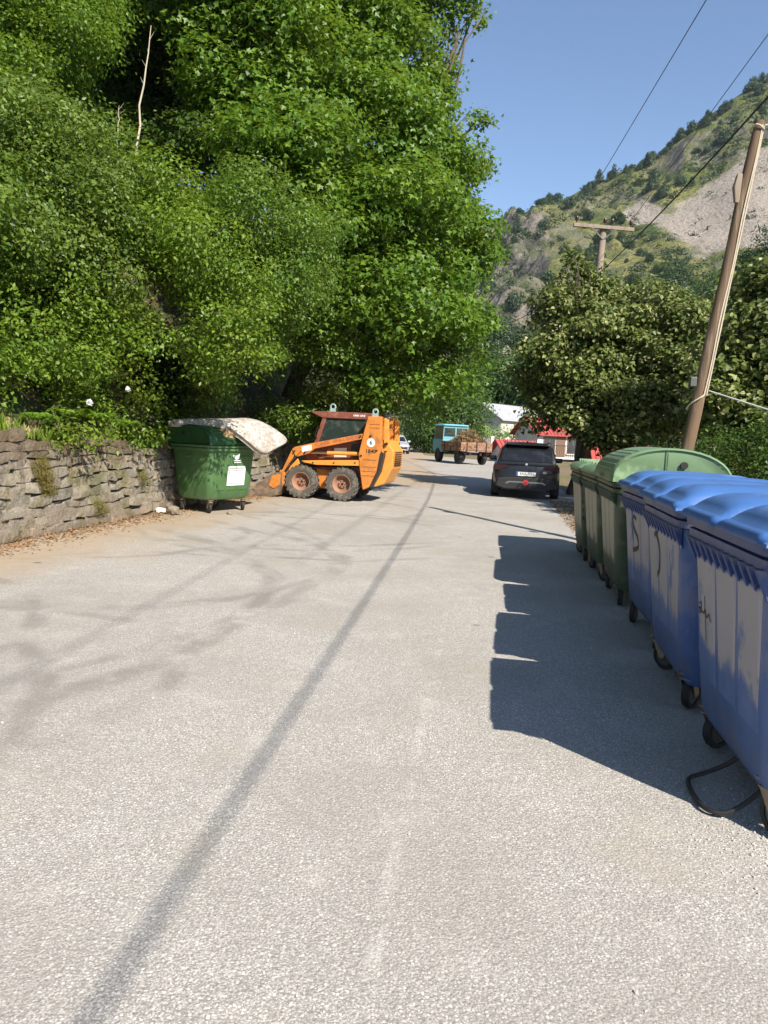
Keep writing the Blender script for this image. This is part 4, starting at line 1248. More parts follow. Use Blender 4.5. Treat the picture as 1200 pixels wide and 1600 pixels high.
def make_car(name, loc, rz, pm, label, plate=None, badge=None):
    """+y forward, rear bumper at y = 0"""
    R = empty(name, loc, rz, label, 'car')
    Lc = 4.45
    # stations: y, half width at sill, half width at shoulder, shoulder z, bottom z
    st_ = [(0.00, .60, .74, .82, .36), (.05, .78, .84, .92, .30), (.25, .86, .90, 1.00, .27), (.9, .88, .915, 1.02, .25), (2.2, .88, .91, 1.0, .24), (3.1, .88, .91, .98, .25), (3.7, .87, .895, .94, .27), (4.2, .80, .84, .84, .28), (4.38, .70, .74, .74, .30), (4.45, .5, .58, .66, .34)]
    secs = []
    for (y, a, b, zs, zb) in st_:
        s = [(-a * .9, y, zb), (-a, y, zb + .08), (-b, y, zb + .32), (-b, y, zs - .14), (-b + .04, y, zs - .02), (-b + .14, y, zs + .015), (0, y, zs + .03)]
        s += [(-x, yy, zz) for (x, yy, zz) in s[-2::-1]]
        secs.append(s)
    m = MB(); m.loft(secs)
    body = m.build('body', pm, R, smooth=True)
    # greenhouse
    gh = [(.16, .76, .66, 1.02), (.24, .80, .67, 1.16), (.48, .81, .66, 1.52), (.62, .82, .645, 1.575), (1.2, .83, .64, 1.615), (1.9, .83, .635, 1.62), (2.5, .82, .62, 1.575), (2.75, .81, .60, 1.47), (3.35, .78, .66, .99)]
    secs = []
    for (y, a, b, zt) in gh:
        z0 = .965
        h = max(zt - z0, .03)
        k = min(1, h / .62)
        aa = a; bb = a - (a - b) * k
        s = [(-aa, y, z0), (-(aa + bb) / 2 - .012, y, z0 + h * .5), (-bb - .01, y, z0 + h * .88), (-bb + .06, y, zt - .005), (0, y, zt + .012)]
        s += [(-x, yy, zz) for (x, yy, zz) in s[-2::-1]]
        secs.append(s)
    m = MB(); m.loft(secs)
    m.build('roof', pm, R, smooth=True)
    # glass panes set just proud of the roof shell
    def pane(nm, vs, mat=M['carglass']):
        q = MB(); n = len(vs)
        vs = [Vector(v) for v in vs]; nn = (vs[1] - vs[0]).cross(vs[2] - vs[0]).normalized()
        q.add([v for v in vs] + [v - nn * .01 for v in vs], [tuple(range(n)), tuple(range(2 * n - 1, n - 1, -1))] + [(i, (i + 1) % n, (i + 1) % n + n, i + n) for i in range(n)])
        return q.build(nm, mat, R)
    pane('rear_window', [(-.70, .165, 1.075), (.70, .165, 1.075), (.655, .33, 1.33), (.60, .455, 1.50), (-.60, .455, 1.50), (-.655, .33, 1.33)])
    pane('windscreen', [(.68, 3.28, 1.06), (-.68, 3.28, 1.06), (-.57, 2.80, 1.44), (.57, 2.80, 1.44)])
    for s in (-1, 1):
        v = [(s * .842, .95, 1.06), (s * .842, 2.95, 1.06), (s * .70, 2.55, 1.47), (s * .70, 1.0, 1.50), (s * .755, .65, 1.35)]
        pane('side_window', v if s > 0 else v[::-1])
        q = MB(); q.loft([rrect(s * .98, 2.85, .10, .05, .03, 1.0, 3), rrect(s * 1.0, 2.84, .12, .06, .03, 1.08, 3), rrect(s * .99, 2.85, .10, .05, .03, 1.15, 3)]); q.box((min(s * .86, s * .95), 2.83, 1.02), (max(s * .86, s * .95), 2.88, 1.06)); q.build('wing_mirror', pm, R, smooth=True)
        # rear lamp: L-shaped wrap
        q = MB(); q.prism([(s * .88, .80), (s * .88, .96), (s * .62, .97), (s * .46, .93), (s * .48, .87), (s * .64, .86), (s * .72, .80)], -.012, .10); q.build('tail_light', M['taillight'], R, bevel=.008)
        q = MB(); q.box((s * .68 - .10, -.022, .52), (s * .68 + .10, .02, .55)); q.build('reflector', M['taillight'], R)
        q = MB(); q.prism([(s * .52, .70), (s * .84, .76), (s * .84, .64), (s * .56, .60)], 4.14, 4.40); q.build('headlight', M['headlight'], R, bevel=.01)
        q = MB(); q.tube([(s * .64, 1.0, 1.60), (s * .63, 1.7, 1.645), (s * .62, 2.4, 1.61)], .014, 6); q.build('roof_rail', M['plastic'], R)
        q = MB(); q.box((s * .52 - .09, -.03, .315), (s * .52 + .09, .05, .365)); q.build('exhaust_tip', M['badge'], R, bevel=.012)
    q = MB(); q.prism([(-.80, .36), (-.74, .58), (-.30, .62), (.30, .62), (.74, .58), (.80, .36), (.55, .28), (-.55, .28)], -.035, .10); q.build('rear_bumper', M['plastic'], R, bevel=.02)
    q = MB(); q.prism([(-.55, .44), (-.46, .50), (.46, .50), (.55, .44), (.50, .42), (.44, .465), (-.44, .465), (-.50, .42)], -.045, -.03); q.build('bumper_trim', M['alloy'], R)
    q = MB(); q.box((-.30, -.02, .64), (.30, .03, .80)); q.build('plate_recess', M['plastic'], R)
    q = MB(); q.prism([(-.60, 1.535), (.60, 1.535), (.56, 1.585), (-.56, 1.585)], .33, .60); q.build('spoiler', pm, R, bevel=.015)
    q = MB(); q.tube([(0, .75, 1.60), (0, .69, 1.66)], .018, 8); q.build('antenna', M['plastic'], R)
    q = MB(); q.box((-.68, 4.40, .42), (.68, 4.47, .60)); q.build('grille', M['plastic'], R, bevel=.02)
    if plate:
        q = MB(); q.box((-.26, -.03, .665), (.26, -.021, .775)); pl = q.build('number_plate', M['plate'], R)
        q = MB(); q.box((-.258, -.0325, .667), (-.215, -.0305, .773)); q.build('blue_band', M['eublue'], pl)
        decal(plate, .105, pl, (.025, -.0315, .72), (math.pi / 2, 0, 0), M['blackpaint'], .82, bold=.002)
    q = MB(); q.lathe([(.001, .108), (.035, .112), (.038, .125), (.03, .16)], 18, 'y', (0, 0, .99), closed=False); q.build('emblem', M['badge'], R)
    if badge:
        decal(badge, .07, R, (.50, -.0135, .775), (math.pi / 2, 0, 0), M['badge'], 1.3, bold=.003)
        q = MB(); q.lathe([(.001, -.05), (.075, -.048), (.08, -.04), (.08, -.03)], 20, 'y', (0.0, 0, .47), closed=False); q.build('tow_cover', M['redtape'], R)
    for xs in (-1, 1):
        for yy in (.85, 3.55):
            q = MB(); w = .11
            q.lathe([(.21, -w), (.33, -w), (.345, -w * .7), (.345, w * .7), (.33, w), (.21, w)], 26, 'x', (0, 0, 0))
            wh = q.build('wheel', M['tyre'], R, smooth=True); wh.location = (xs * .82, yy, .345)
            q = MB(); q.lathe([(.215, w * .9), (.20, w * .7), (.06, w * .55), (.001, w * .6)], 22, 'x', (0, 0, 0), closed=False)
            for i in range(5):
                a = i * 2 * math.pi / 5
                q.tube([(w * .72, .03 * math.cos(a), .03 * math.sin(a)), (w * .8, .2 * math.cos(a), .2 * math.sin(a))], .022, 6)
            r = q.build('rim', M['alloy'], wh, smooth=True)
            if xs < 0: r.rotation_euler = (0, 0, math.pi)
    R.scale = (1, 1, .945)
    return R
make_car('parked_car', (3.80, 20.9, 0), math.radians(-9.5), M['carpaint'], 'black estate car seen from behind, parked in tree shade beyond the containers', 'KNX-7551', 'X1')
make_car('parked_car', (W(614, 700, 66).x, 66.5, 0), math.radians(186), M['silver'], 'silver car in the distance, half hidden behind the orange loader')

# ------------------------------------------------------------------ loaded flatbed truck
M['teal'] = paint('turquoise_cab_paint', (.13, .36, .42), .5, .25, 5, wear=(.17, .40, .42), wear_amt=.4)
M['rustboard'] = paint('rusty_bed_boards', (.26, .13, .075), .8, .5, 8, wear=(.36, .22, .14), wear_amt=.45, wear_scale=6)
def truck():
    R = empty('flatbed_truck', (5.2, 45.0, 0), math.radians(19), 'small truck with turquoise cab and a bed heaped with dry hay', 'truck')
    # +y forward, bed tail at y = 0
    f = MB(); f.box((-.40, .1, .55), (-.28, 4.3, .70)); f.box((.28, .1, .55), (.40, 4.3, .70))
    for y in (.3, 1.4, 2.6, 3.8): f.box((-.28, y, .56), (.28, y + .1, .68))
    f.build('chassis', M['darkmetal'], R)
    f = MB(); f.box((-1.0, 0, .78), (1.0, 2.9, .86)); f.build('bed_floor', M['rustboard'], R)
    for k in range(3):
        z0 = .87 + k * .15
        for s in (-1, 1):
            f = MB(); f.box((min(s * .97, s * 1.0), .02, z0), (max(s * .97, s * 1.0), 2.88, z0 + .14)); f.build('side_board', M['rustboard'], R)
        f = MB(); f.box((-1.0, -.03, z0), (1.0, 0.0, z0 + .14)); f.build('tail_board', M['rustboard'], R)
        f = MB(); f.box((-1.0, 2.89, z0), (1.0, 2.92, z0 + .14)); f.build('head_board', M['rustboard'], R)
    for x in (-.62, 0, .62):
        f = MB(); f.box((x - .035, -.055, .74), (x + .035, -.031, 1.30)); f.build('bed_post', M['darkmetal'], R)
    for s in (-1, 1):
        for y in (.5, 1.45, 2.4):
            f = MB(); f.box((min(s * 1.001, s * 1.03), y - .03, .74), (max(s * 1.001, s * 1.03), y + .03, 1.30)); f.build('bed_post', M['darkmetal'], R)
    # cab: lower shell, posts, roof, panes
    f = MB(); f.prism([(3.05, .62), (4.55, .62), (4.66, .9), (4.62, 1.42), (3.05, 1.42)], -.86, .86, axis='x'); f.build('cab', M['teal'], R, bevel=.04)
    for s in (-1, 1):
        for (y0, y1) in ((3.07, 3.10), (4.50, 4.36)):
            f = MB(); f.tube([(s * .82, y0, 1.40), (s * .78, y1, 2.24)], .035, 8); f.build('cab_post', M['teal'], R)
        f = MB(); f.add([(s * .835, 3.12, 1.43), (s * .835, 4.46, 1.43), (s * .79, 4.34, 2.2), (s * .79, 3.13, 2.2)], [(0, 1, 2, 3)]); f.build('side_window', M['carglass'], R)
        f = MB(); f.box((s * .70 - .10, -.06, .60), (s * .70 + .10, -.02, .70)); f.build('tail_light', M['taillight'], R)
    f = MB(); f.box((-.80, 3.055, 1.42), (.80, 3.075, 1.58)); f.box((-.80, 3.055, 2.12), (.80, 3.075, 2.24)); f.box((-.04, 3.055, 1.58), (.04, 3.075, 2.12)); f.build('rear_panel', M['teal'], R)
    f = MB(); f.box((-.78, 3.062, 1.58), (.78, 3.068, 2.12)); f.build('rear_window', M['dirtywindow'], R)
    f = MB(); f.add([(-.8, 4.52, 1.43), (.8, 4.52, 1.43), (.76, 4.38, 2.2), (-.76, 4.38, 2.2)], [(0, 1, 2, 3)]); f.build('windscreen', M['carglass'], R)
    f = MB(); f.loft([rrect(0, 3.72, .84, .72, .12, 2.22, 4), rrect(0, 3.72, .88, .76, .14, 2.27, 4), rrect(0, 3.72, .84, .72, .16, 2.33, 4), rrect(0, 3.72, .6, .5, .16, 2.36, 4)]); f.build('roof', M['teal'], R, smooth=True)
    for s in (-1, 1):
        for y in (.75, 3.75):
            q = MB(); w = .13
            q.lathe([(.2, -w), (.40, -w), (.43, -w * .7), (.43, w * .7), (.40, w), (.2, w)], 22, 'x', (0, 0, 0))
            wh = q.build('wheel', M['tyre'], R, smooth=True); wh.location = (s * .76, y, .43)
            q = MB(); q.lathe([(.205, .09), (.12, .03), (.001, .05)], 16, 'x', (0, 0, 0), closed=False); r = q.build('rim', M['hub'], wh, smooth=True)
            if s < 0: r.rotation_euler = (0, 0, math.pi)
        f = MB(); f.box((min(s * .55, s * .98), .34, .90 - .12), (max(s * .55, s * .98), 1.16, .775)); f.build('mudguard', M['darkmetal'], R)
    # heap of dry hay: separate load
    rng = np.random.default_rng(3); n = 9000
    u = rng.uniform(-.93, .93, n); v = rng.uniform(.06, 2.84, n)
    h = .95 + .98 * np.exp(-((u - .05) / .85) ** 2) * np.exp(-((v - 1.3) / 1.15) ** 2) + .10 * np.sin(u * 7) * np.sin(v * 6)
    z = h * rng.uniform(.86, 1.03, n)
    P = np.stack([u, v, np.maximum(z, .9)], 1)
    me = leaf_mesh('hay', P, rng.normal(size=(n, 3)) + [0, 0, 1.2], rng.normal(size=(n, 3)), rng.uniform(.12, .30, n), np.clip(rng.normal(.45, .25, n), 0, 1), SH_LONG)
    hay = link_mesh('hay_load', me, M['soilhay'])
    hay.location = R.location; hay.rotation_euler = R.rotation_euler
    props(hay, 'heap of dry brown hay filling the bed of the truck', 'hay', None)
    hm = MB(); vs = []; fs = []; nx, ny = 16, 24
    for j in range(ny + 1):
        for i in range(nx + 1):
            a = -.95 + 1.9 * i / nx; b = .04 + 2.82 * j / ny
            vs.append((a, b, .88 + .92 * math.exp(-((a - .05) / .85) ** 2) * math.exp(-((b - 1.3) / 1.15) ** 2) + .05 * math.sin(a * 9) * math.sin(b * 7)))
    for j in range(ny):
        for i in range(nx):
            q = j * (nx + 1) + i; fs.append((q, q + 1, q + nx + 2, q + nx + 1))
    hm.add(vs, fs)
    M['haycore'] = paint('hay_core', (.20, .135, .07), .95, .6, 14, bump=.8)
    hm.build('packed_hay', M['haycore'], hay)
truck()

# ------------------------------------------------------------------ houses
M['render_white'] = paint('white_render', (.62, .585, .52), .9, .25, 1.5, wear=(.48, .43, .36), wear_amt=.35, wear_scale=2)
M['render_cream'] = paint('cream_render', (.66, .56, .42), .9, .2, 1.5)
M['tile'] = paint('red_roof_tiles', (.40, .065, .055), .75, .35, 3, wear=(.30, .085, .07), wear_amt=.4, wear_scale=5)
M['metalroof'] = paint('pale_sheet_roof', (.52, .52, .53), .5, .2, 2, metal=.2)
M['shutter'] = paint('brown_shutter', (.16, .09, .055), .7, .3, 8)
M['pane'] = glass_mat('house_glass', (.03, .035, .04), .08, .1)
M['railing'] = paint('dark_railing', (.03, .03, .03), .5, .2, 8)

def gable_house(name, c, rz, w, d, hw, hr, wallm, roofm, label, windows=(), doors=(), over=.35, z0=-.3, stripe=True, chimney=False, balcony=None):
    """front wall faces local -y; ridge along x"""
    R = empty(name, c, rz, label, 'house')
    m = MB(); m.prism([(-d / 2, z0), (d / 2, z0), (d / 2, hw), (0, hw + hr - .06), (-d / 2, hw)], -w / 2, w / 2, axis='x'); m.build('wall', wallm, R)
    rf = None
    for s in (-1, 1):
        sl = hr / (d / 2); e = over
        y0, z_0 = s * (d / 2 + e), hw - sl * e
        q = MB()
        q.add([(-w / 2 - e, y0, z_0), (w / 2 + e, y0, z_0), (w / 2 + e, 0, hw + hr), (-w / 2 - e, 0, hw + hr), (-w / 2 - e, y0, z_0 + .1), (w / 2 + e, y0, z_0 + .1), (w / 2 + e, 0, hw + hr + .1), (-w / 2 - e, 0, hw + hr + .1)],
              [(0, 1, 2, 3), (4, 5, 6, 7), (0, 1, 5, 4), (1, 2, 6, 5), (2, 3, 7, 6), (3, 0, 4, 7)])
        r = q.build('roof', roofm, R)
        if stripe:
            t = MB(); n = int((w + 2 * e) / .28)
            for i in range(n + 1):
                x = -w / 2 - e + (w + 2 * e) * i / n
                t.tube([(x, y0, z_0 + .105), (x, 0, hw + hr + .105)], .06, 5)
            t.build('tile_rows', roofm, r)
        rf = r
    if chimney:
        q = MB(); q.box((w * .2, -.3, hw + hr * .4), (w * .2 + .5, .2, hw + hr + .7)); q.box((w * .2 - .06, -.36, hw + hr + .7), (w * .2 + .56, .26, hw + hr + .8)); q.build('chimney', wallm, rf)
    for (face, x, z, ww, hh) in windows:
        q = MB()
        if face == 'f':
            y = -d / 2
            q.box((x - ww / 2 - .07, y - .05, z - .07), (x + ww / 2 + .07, y + .02, z + hh + .07)); win = q.build('window', M['shutter'], R)
            q = MB(); q.box((x - ww / 2, y - .06, z), (x - .03, y - .048, z + hh)); q.box((x + .03, y - .06, z), (x + ww / 2, y - .048, z + hh)); q.build('pane', M['pane'], win)
            q = MB(); q.box((x - ww / 2 - .15, y - .14, z - .15), (x + ww / 2 + .15, y + .01, z - .075)); q.build('sill', wallm, win)
        else:
            X = -w / 2
            q.box((X - .05, x - ww / 2 - .07, z - .07), (X + .02, x + ww / 2 + .07, z + hh + .07)); win = q.build('window', M['shutter'], R)
            q = MB(); q.box((X - .06, x - ww / 2, z), (X - .048, x + ww / 2, z + hh)); q.build('pane', M['pane'], win)
    for (x, ww, hh, zz) in doors:
        q = MB(); y = -d / 2; q.box((x - ww / 2, y - .05, zz), (x + ww / 2, y + .02, zz + hh)); dr = q.build('door', M['shutter'], R)
        q = MB(); q.tube([(x + ww * .35, y - .10, zz + 1.0), (x + ww * .35, y - .04, zz + 1.0)], .03, 6); q.build('handle', M['badge'], dr)
    if balcony:
        x0, x1, z, dp = balcony; y = -d / 2
        q = MB(); q.box((x0, y - dp, z - .15), (x1, y + .01, z)); b = q.build('balcony', wallm, R)
        q = MB(); n = int((x1 - x0) / .16)
        q.box((x0, y - dp, z + .90), (x1, y - dp + .05, z + .96))
        for i in range(n + 1):
            x = x0 + .02 + (x1 - x0 - .04) * i / n; q.box((x - .012, y - dp + .012, z), (x + .012, y - dp + .036, z + .9))
        q.build('railing', M['railing'], b)
        for x in (x0 + .1, x1 - .1):
            q = MB(); q.box((x - .09, y - dp + .02, -1.5), (x + .09, y - dp + .2, z - .151)); q.build('pillar', wallm, b)
    return R
h1 = gable_house('village_house', (12.7, 85.5, -.5), math.radians(50), 9, 5.0, 4.2, 1.5, M['render_white'], M['metalroof'], 'white house with a pale sheet metal roof half behind the big tree',
                 windows=(('f', -1.5, 2.3, .9, 1.3), ('f', 1.6, 2.3, .9, 1.3), ('s', 0, 2.3, .9, 1.3)), stripe=True)
h2 = gable_house('village_house', (13.9, 66, -1.55), math.radians(12), 4.5, 5.0, 3.75, 1.25, M['render_white'], M['tile'], 'white house with bright red tiled roof and a balcony behind the black car',
                 windows=(('f', -1.2, 2.25, .9, 1.2), ('f', .9, 2.25, .9, 1.2)), doors=((-.2, .8, 2.0, 1.95),), chimney=True, balcony=(-2.2, 2.2, 1.9, 1.1))
h3 = gable_house('village_house', (18.6, 72, -1.0), math.radians(8), 5.5, 6, 4.6, .9, M['render_cream'], M['tile'], 'cream rendered house rising behind the red roofed one', windows=(('f', -1.3, 2.4, .9, 1.2),))
h4 = gable_house('low_shed', (9.15, 55.5, -1.35), math.radians(14), 2.3, 3.4, 1.75, 1.05, M['render_white'], M['tile'], 'low shed with red tiled roof just right of the truck', windows=(('f', .6, .9, .6, .5),))
h5 = gable_house('low_shed', (15.7, 52, -1.5), math.radians(-6), 3.4, 3.2, 1.9, 1.15, M['render_white'], M['tile'], 'long red tiled roof low behind the far green containers', windows=(('f', 0, .9, .6, .5),))
# white parapet of a terrace with potted hedge on it
tw = MB(); tw.box((-1.9, -.12, -1.2), (1.9, .12, 1.55)); 
for x in (-1.9, -.6, .6, 1.9): tw.box((x - .16, -.16, -1.2), (x + .16, .16, 1.8))
tp = tw.build('garden_wall', M['render_white'], None, loc=(11.3, 69.5, 0), rot=(0, 0, .05))
props(tp, 'low white garden wall under the clipped hedge between the houses', 'wall')

# ------------------------------------------------------------------ poles and cables
def poles():
    base = Vector((4.02, 11.0, -.3)); top = W(1186, 190, 11.05)
    R = empty('utility_pole', base, 0, 'tall leaning brown wooden pole standing behind the green domed container', 'pole')
    d = top - base
    n = 12
    pts = [d * (i / n) + Vector((math.sin(i * 1.7) * .008, math.cos(i * 1.3) * .008, 0)) for i in range(n + 1)]
    m = MB(); m.tube(pts, [.102 - .036 * i / n for i in range(n + 1)], 14); m.build('shaft', M['pole'], R, smooth=True)
    ex = Vector((1, 0, 0)); ey = Vector((0, -1, 0))
    for k, (ox, ph) in enumerate(((.035, 0), (.075, 1.1), (.055, 2.3))):
        m = MB(); q = []
        for i in range(30):
            t = .415 + .575 * i / 29
            r = .102 - .036 * t + .010
            a = ox / r + .10 * math.sin(i * .55 + ph)
            if k == 2: t = .43 + .56 * i / 29
            q.append(d * t + Vector((math.sin(a + .3 * k) * r, -math.cos(a + .3 * k) * r, 0)))
        if k == 0:
            for i in range(1, 9):
                a = ox / .12 - i * .28; q.insert(0, d * (.415 - .004 * i) + Vector((math.sin(a) * .125, -math.cos(a) * .125, 0)))
        m.tube(q, .011, 6); m.build('running_cable', M['beigecable'], R, smooth=True)
    p = d * .44
    m = MB(); m.box((p.x - .20, p.y - .12, p.z - .05), (p.x - .11, p.y - .03, p.z + .08)); m.build('junction_box', M['hub'], R, bevel=.008)
    m = MB(); q = [d * .985 + Vector((.08 * math.cos(a), .0 + .10 * math.sin(a), .03 * math.sin(2 * a))) for a in [i * .5 for i in range(14)]]; m.tube(q, .013, 6)
    q = [d * .99 + Vector((.06, -.08, -.01)), d * .985 + Vector((.13, -.09, .03)), d * .975 + Vector((.19, -.06, -.05)), d * .95 + Vector((.21, 0, -.25))]; m.tube(q, .012, 6)
    m.build('cable_coil', M['beigecable'], R, smooth=True)
    m = MB(); p = d * .86
    m.loft([rrect(p.x - .10, p.y - .02, .03, .03, .01, p.z - .20, 3), rrect(p.x - .12, p.y - .03, .05, .045, .02, p.z, 3), rrect(p.x - .09, p.y - .02, .035, .03, .01, p.z + .18, 3)]); m.build('plastic_wrap', M['greywood'], R, smooth=True)
    # far pole with cross-arm
    fb = W(917, 520, 25.5); fb.z = -.3; ft = W(943, 356, 25.5)
    F = empty('utility_pole', fb, 0, 'far grey pole with a wooden cross-arm rising out of the linden tree', 'pole')
    d2 = ft - fb
    m = MB(); m.tube([d2 * (i / 8) for i in range(9)], [.16 - .05 * i / 8 for i in range(9)], 12); m.build('shaft', M['greywood'], F, smooth=True)
    a = W(896, 351, 25.36) - fb; b = W(990, 359, 25.36) - fb
    m = MB(); ux = (b - a).normalized(); uz = Vector((0, 0, 1)); uy = Vector((0, 1, 0))
    vs = []
    for p in (a, b):
        for (s1, s2) in ((-1, -1), (1, -1), (1, 1), (-1, 1)): vs.append(p + uy * .05 * s1 + uz * .058 * s2)
    m.add(vs, [(3, 2, 1, 0), (4, 5, 6, 7), (0, 1, 5, 4), (1, 2, 6, 5), (2, 3, 7, 6), (3, 0, 4, 7)]); ca = m.build('cross_arm', M['greywood'], F, bevel=.01)
    for s in (-1, 1):
        m = MB(); m.tube([d2 * .955 + Vector((0, -.10, 0)), a.lerp(b, .5 + s * .20) + Vector((0, -.06, -.05))], .022, 6); m.build('brace', M['steel'], F)
    ins = []
    for t in (.05, .52, .95, .64):
        p = a.lerp(b, t) + Vector((0, 0, .075))
        m = MB(); m.lathe([(.001, 0), (.02, 0), (.02, .06), (.06, .07), (.07, .11), (.035, .13), (.06, .15), (.045, .20), (.001, .21)], 12, 'z', tuple(p), closed=False); m.build('insulator', M['ceramic'], ca, smooth=True)
        ins.append(fb + p + Vector((0, 0, .19)))
    # dead branch of the linden standing out pale
    # cables: thick bundle past both poles, two bare wires overhead, service drop to the right
    def sag(a, b, s, n=26):
        a = Vector(a); b = Vector(b)
        return [a.lerp(b, i / n) - Vector((0, 0, s * 4 * (i / n) * (1 - i / n))) for i in range(n + 1)]
    c1 = W(1194, 158, 11.2); c2 = W(930, 432, 25.3)
    c0 = c1 + (Vector((3.25, -4.4, c1.z)) - c1) * 2.0; c3 = W(762, 512, 46)
    m = MB(); m.tube(sag(c0, c1, .12) + sag(c1, c2, .10)[1:] + sag(c2, c3, .3)[1:], .0145, 8)
    props(m.build('overhead_cable', M['cable'], None, smooth=True), 'thick black bundled cable strung from the leaning pole to the far pole', 'cable')
    for (p, q, nm) in ((ins[0], W(1106, -6, 13.5), 'thin overhead wire crossing the sky left of the other one'), (ins[2], W(1212, 36, 15), 'thin overhead wire nearer the top right corner of the sky')):
        e = p + (q - p) * 2.6
        m = MB(); m.tube(sag(p, e, .02), .0085, 6)
        props(m.build('overhead_wire', M['wire'], None), nm, 'wire', 'bare overhead wires')
    s0 = base + d * .425 + Vector((.12, -.02, 0)); s1 = s0 + (W(1200, 640, 10.2) - s0) * 1.7
    m = MB(); m.tube([s0, s1], .011, 6)
    props(m.build('service_cable', M['whitecable'], None), 'pale service cable slanting down right from the leaning pole', 'cable')
poles()


# ------------------------------------------------------------------ vegetation
def LB_(lst):
    """(photo px, py, depth, radius[, density]) -> lobes in the world, slightly flattened"""
    r = random.Random(len(lst) * 13 + int(lst[0][0]))
    out = []
    for q in lst:
        c = W(q[0], q[1], q[2]); R = q[3]
        out.append((tuple(c), (R * r.uniform(.95, 1.2), R * r.uniform(.9, 1.1), R * r.uniform(.75, .95)), q[4] if len(q) > 4 else 1.0))
    return out
def bank_base(px, depth, back=0.0):
    x = W(px, 600, depth).x
    return (x - back, depth + back * .5, 1.2 + .75 * back)
BS = dict(dens=330, size=.072, shape=SH_OVAL, cl=12, clr=.12, fill=.25, up=.5, droop=.35, sub=14, flat=.75)
BV = dict(dens=400, size=.074, shape=SH_OVAL, cl=10, clr=.13, fill=.25, up=.55, droop=.55, sub=13)
BT = dict(dens=165, size=.128, shape=SH_STAR, cl=9, clr=.17, fill=.25, up=.5, droop=.5, sub=10, flat=.62, core=.4)
BG = 'shrubs and climbers covering the bank above the wall'
def T(nm, base, lst, fol, mat, label, seed, cat='shrub', group=BG, tr=.05, **over):
    f = dict(fol); f.update(over); f['seed'] = seed
    return make_tree(nm, base, LB_(lst), f, mat, M['bark'], label, cat, group, trunk_r=tr, seed=seed, crown='crown' if cat == 'tree' else 'foliage')
T('shrub', (-5.7, 11.6, 1.9), [(45, 565, 10.9, .75), (120, 590, 11.6, .65), (60, 480, 11.2, .9), (165, 520, 12.1, .8), (200, 585, 12.6, .5), (10, 600, 10.5, .6), (100, 640, 11.8, .45), (175, 645, 12.7, .45), (225, 640, 13.6, .4), (125, 678, 10.95, .22), (165, 682, 11.6, .24), (215, 680, 12.7, .25), (240, 672, 13.3, .25), (90, 672, 10.6, .2)], BS, M['vine'], 'light green shrub spilling over the wall top at the left picture edge', 101)
T('shrub', (-5.8, 13.6, 2.2), [(250, 330, 13.2, 1.15), (330, 400, 12.9, 1.05), (220, 440, 12.9, .95), (325, 505, 12.6, .7), (190, 350, 13, .9), (375, 545, 12.4, .5), (362, 528, 11.9, .42), (330, 560, 12.2, .35), (400, 500, 12.2, .45)], BV, M['vine'], 'bright green climber thicket above the hollow left of the mattress', 102)
T('shrub', (-5.0, 16.2, 2.0), [(235, 590, 15.6, .8), (290, 630, 15.8, .75), (210, 540, 15.4, .9), (300, 570, 15.6, .7), (255, 660, 15.4, .5)], BS, M['dim'], 'dim shrub added to darken the shaded hollow behind the green container', 110, size=.1, dens=220)  # shrub added so that its dim leaf colour makes the hollow dark
T('shrub', (-6.6, 12.4, 2.9), [(60, 300, 11.7, 1.1), (135, 265, 12.6, 1.0), (15, 390, 11.1, .95), (120, 385, 12.1, 1.0), (-10, 220, 11.6, 1.0), (60, 210, 12.6, .9)], BS, M['olive'], 'olive green shrub high on the bank at the left picture edge', 103)
T('shrub', (-6.6, 9.2, 2.2), [(-120, 520, 9.4, .9), (-90, 380, 9.8, 1.1), (-200, 420, 9.2, 1.2), (-60, 600, 9.6, .6), (-160, 250, 10.5, 1.4), (-260, 560, 8.8, 1.0)], BS, M['shrub'], 'shrub reaching in from beyond the left picture edge above the wall', 111, dens=220, size=.085)
T('leafy_tree', (-7.6, 15.4, 4.6), [(20, 60, 14.2, 1.4), (82, 105, 14.6, .85), (80, 10, 15, 1.0), (0, 150, 13.2, 1.0), (40, -90, 15, 1.7), (112, 165, 14.8, .45)], BV, M['maple'], 'leafy tree filling the top left corner', 104, 'tree', None, .13)
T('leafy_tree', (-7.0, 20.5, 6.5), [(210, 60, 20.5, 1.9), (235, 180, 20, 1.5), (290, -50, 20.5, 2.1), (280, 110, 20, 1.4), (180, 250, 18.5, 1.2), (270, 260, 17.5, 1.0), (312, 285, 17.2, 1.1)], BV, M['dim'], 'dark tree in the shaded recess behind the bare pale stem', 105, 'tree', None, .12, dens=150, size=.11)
T('leafy_tree', (-4.2, 18.6, 4.2), [(372, 110, 17.2, 1.15), (400, 40, 17.6, 1.5), (445, 150, 17.6, 1.35), (368, 220, 15.8, .75), (385, -70, 18, 1.9), (350, -230, 16.6, 2.1, .5), (300, -330, 15.8, 2.0, .5), (420, -300, 17.2, 2.1, .5), (420, 235, 16.2, 1.1), (460, 250, 16.8, 1.1), (470, 40, 18.5, 1.3)], BT, M['maple'], 'broad-leaved tree above the bank between the bare stem and the big maple', 106, 'tree', None, .15)  # highest lobes, unseen above the frame, added to shade the recess
T('shrub', (-4.4, 15.8, 2.0), [(385, 330, 14.0, 1.1), (395, 440, 14.0, 1.0), (350, 560, 14.2, .75), (400, 520, 14.8, .8), (440, 400, 15.4, 1.1), (330, 610, 15.0, .5)], BS, M['shrub'], 'dense small-leaved shrub hanging down above the mattress', 107)
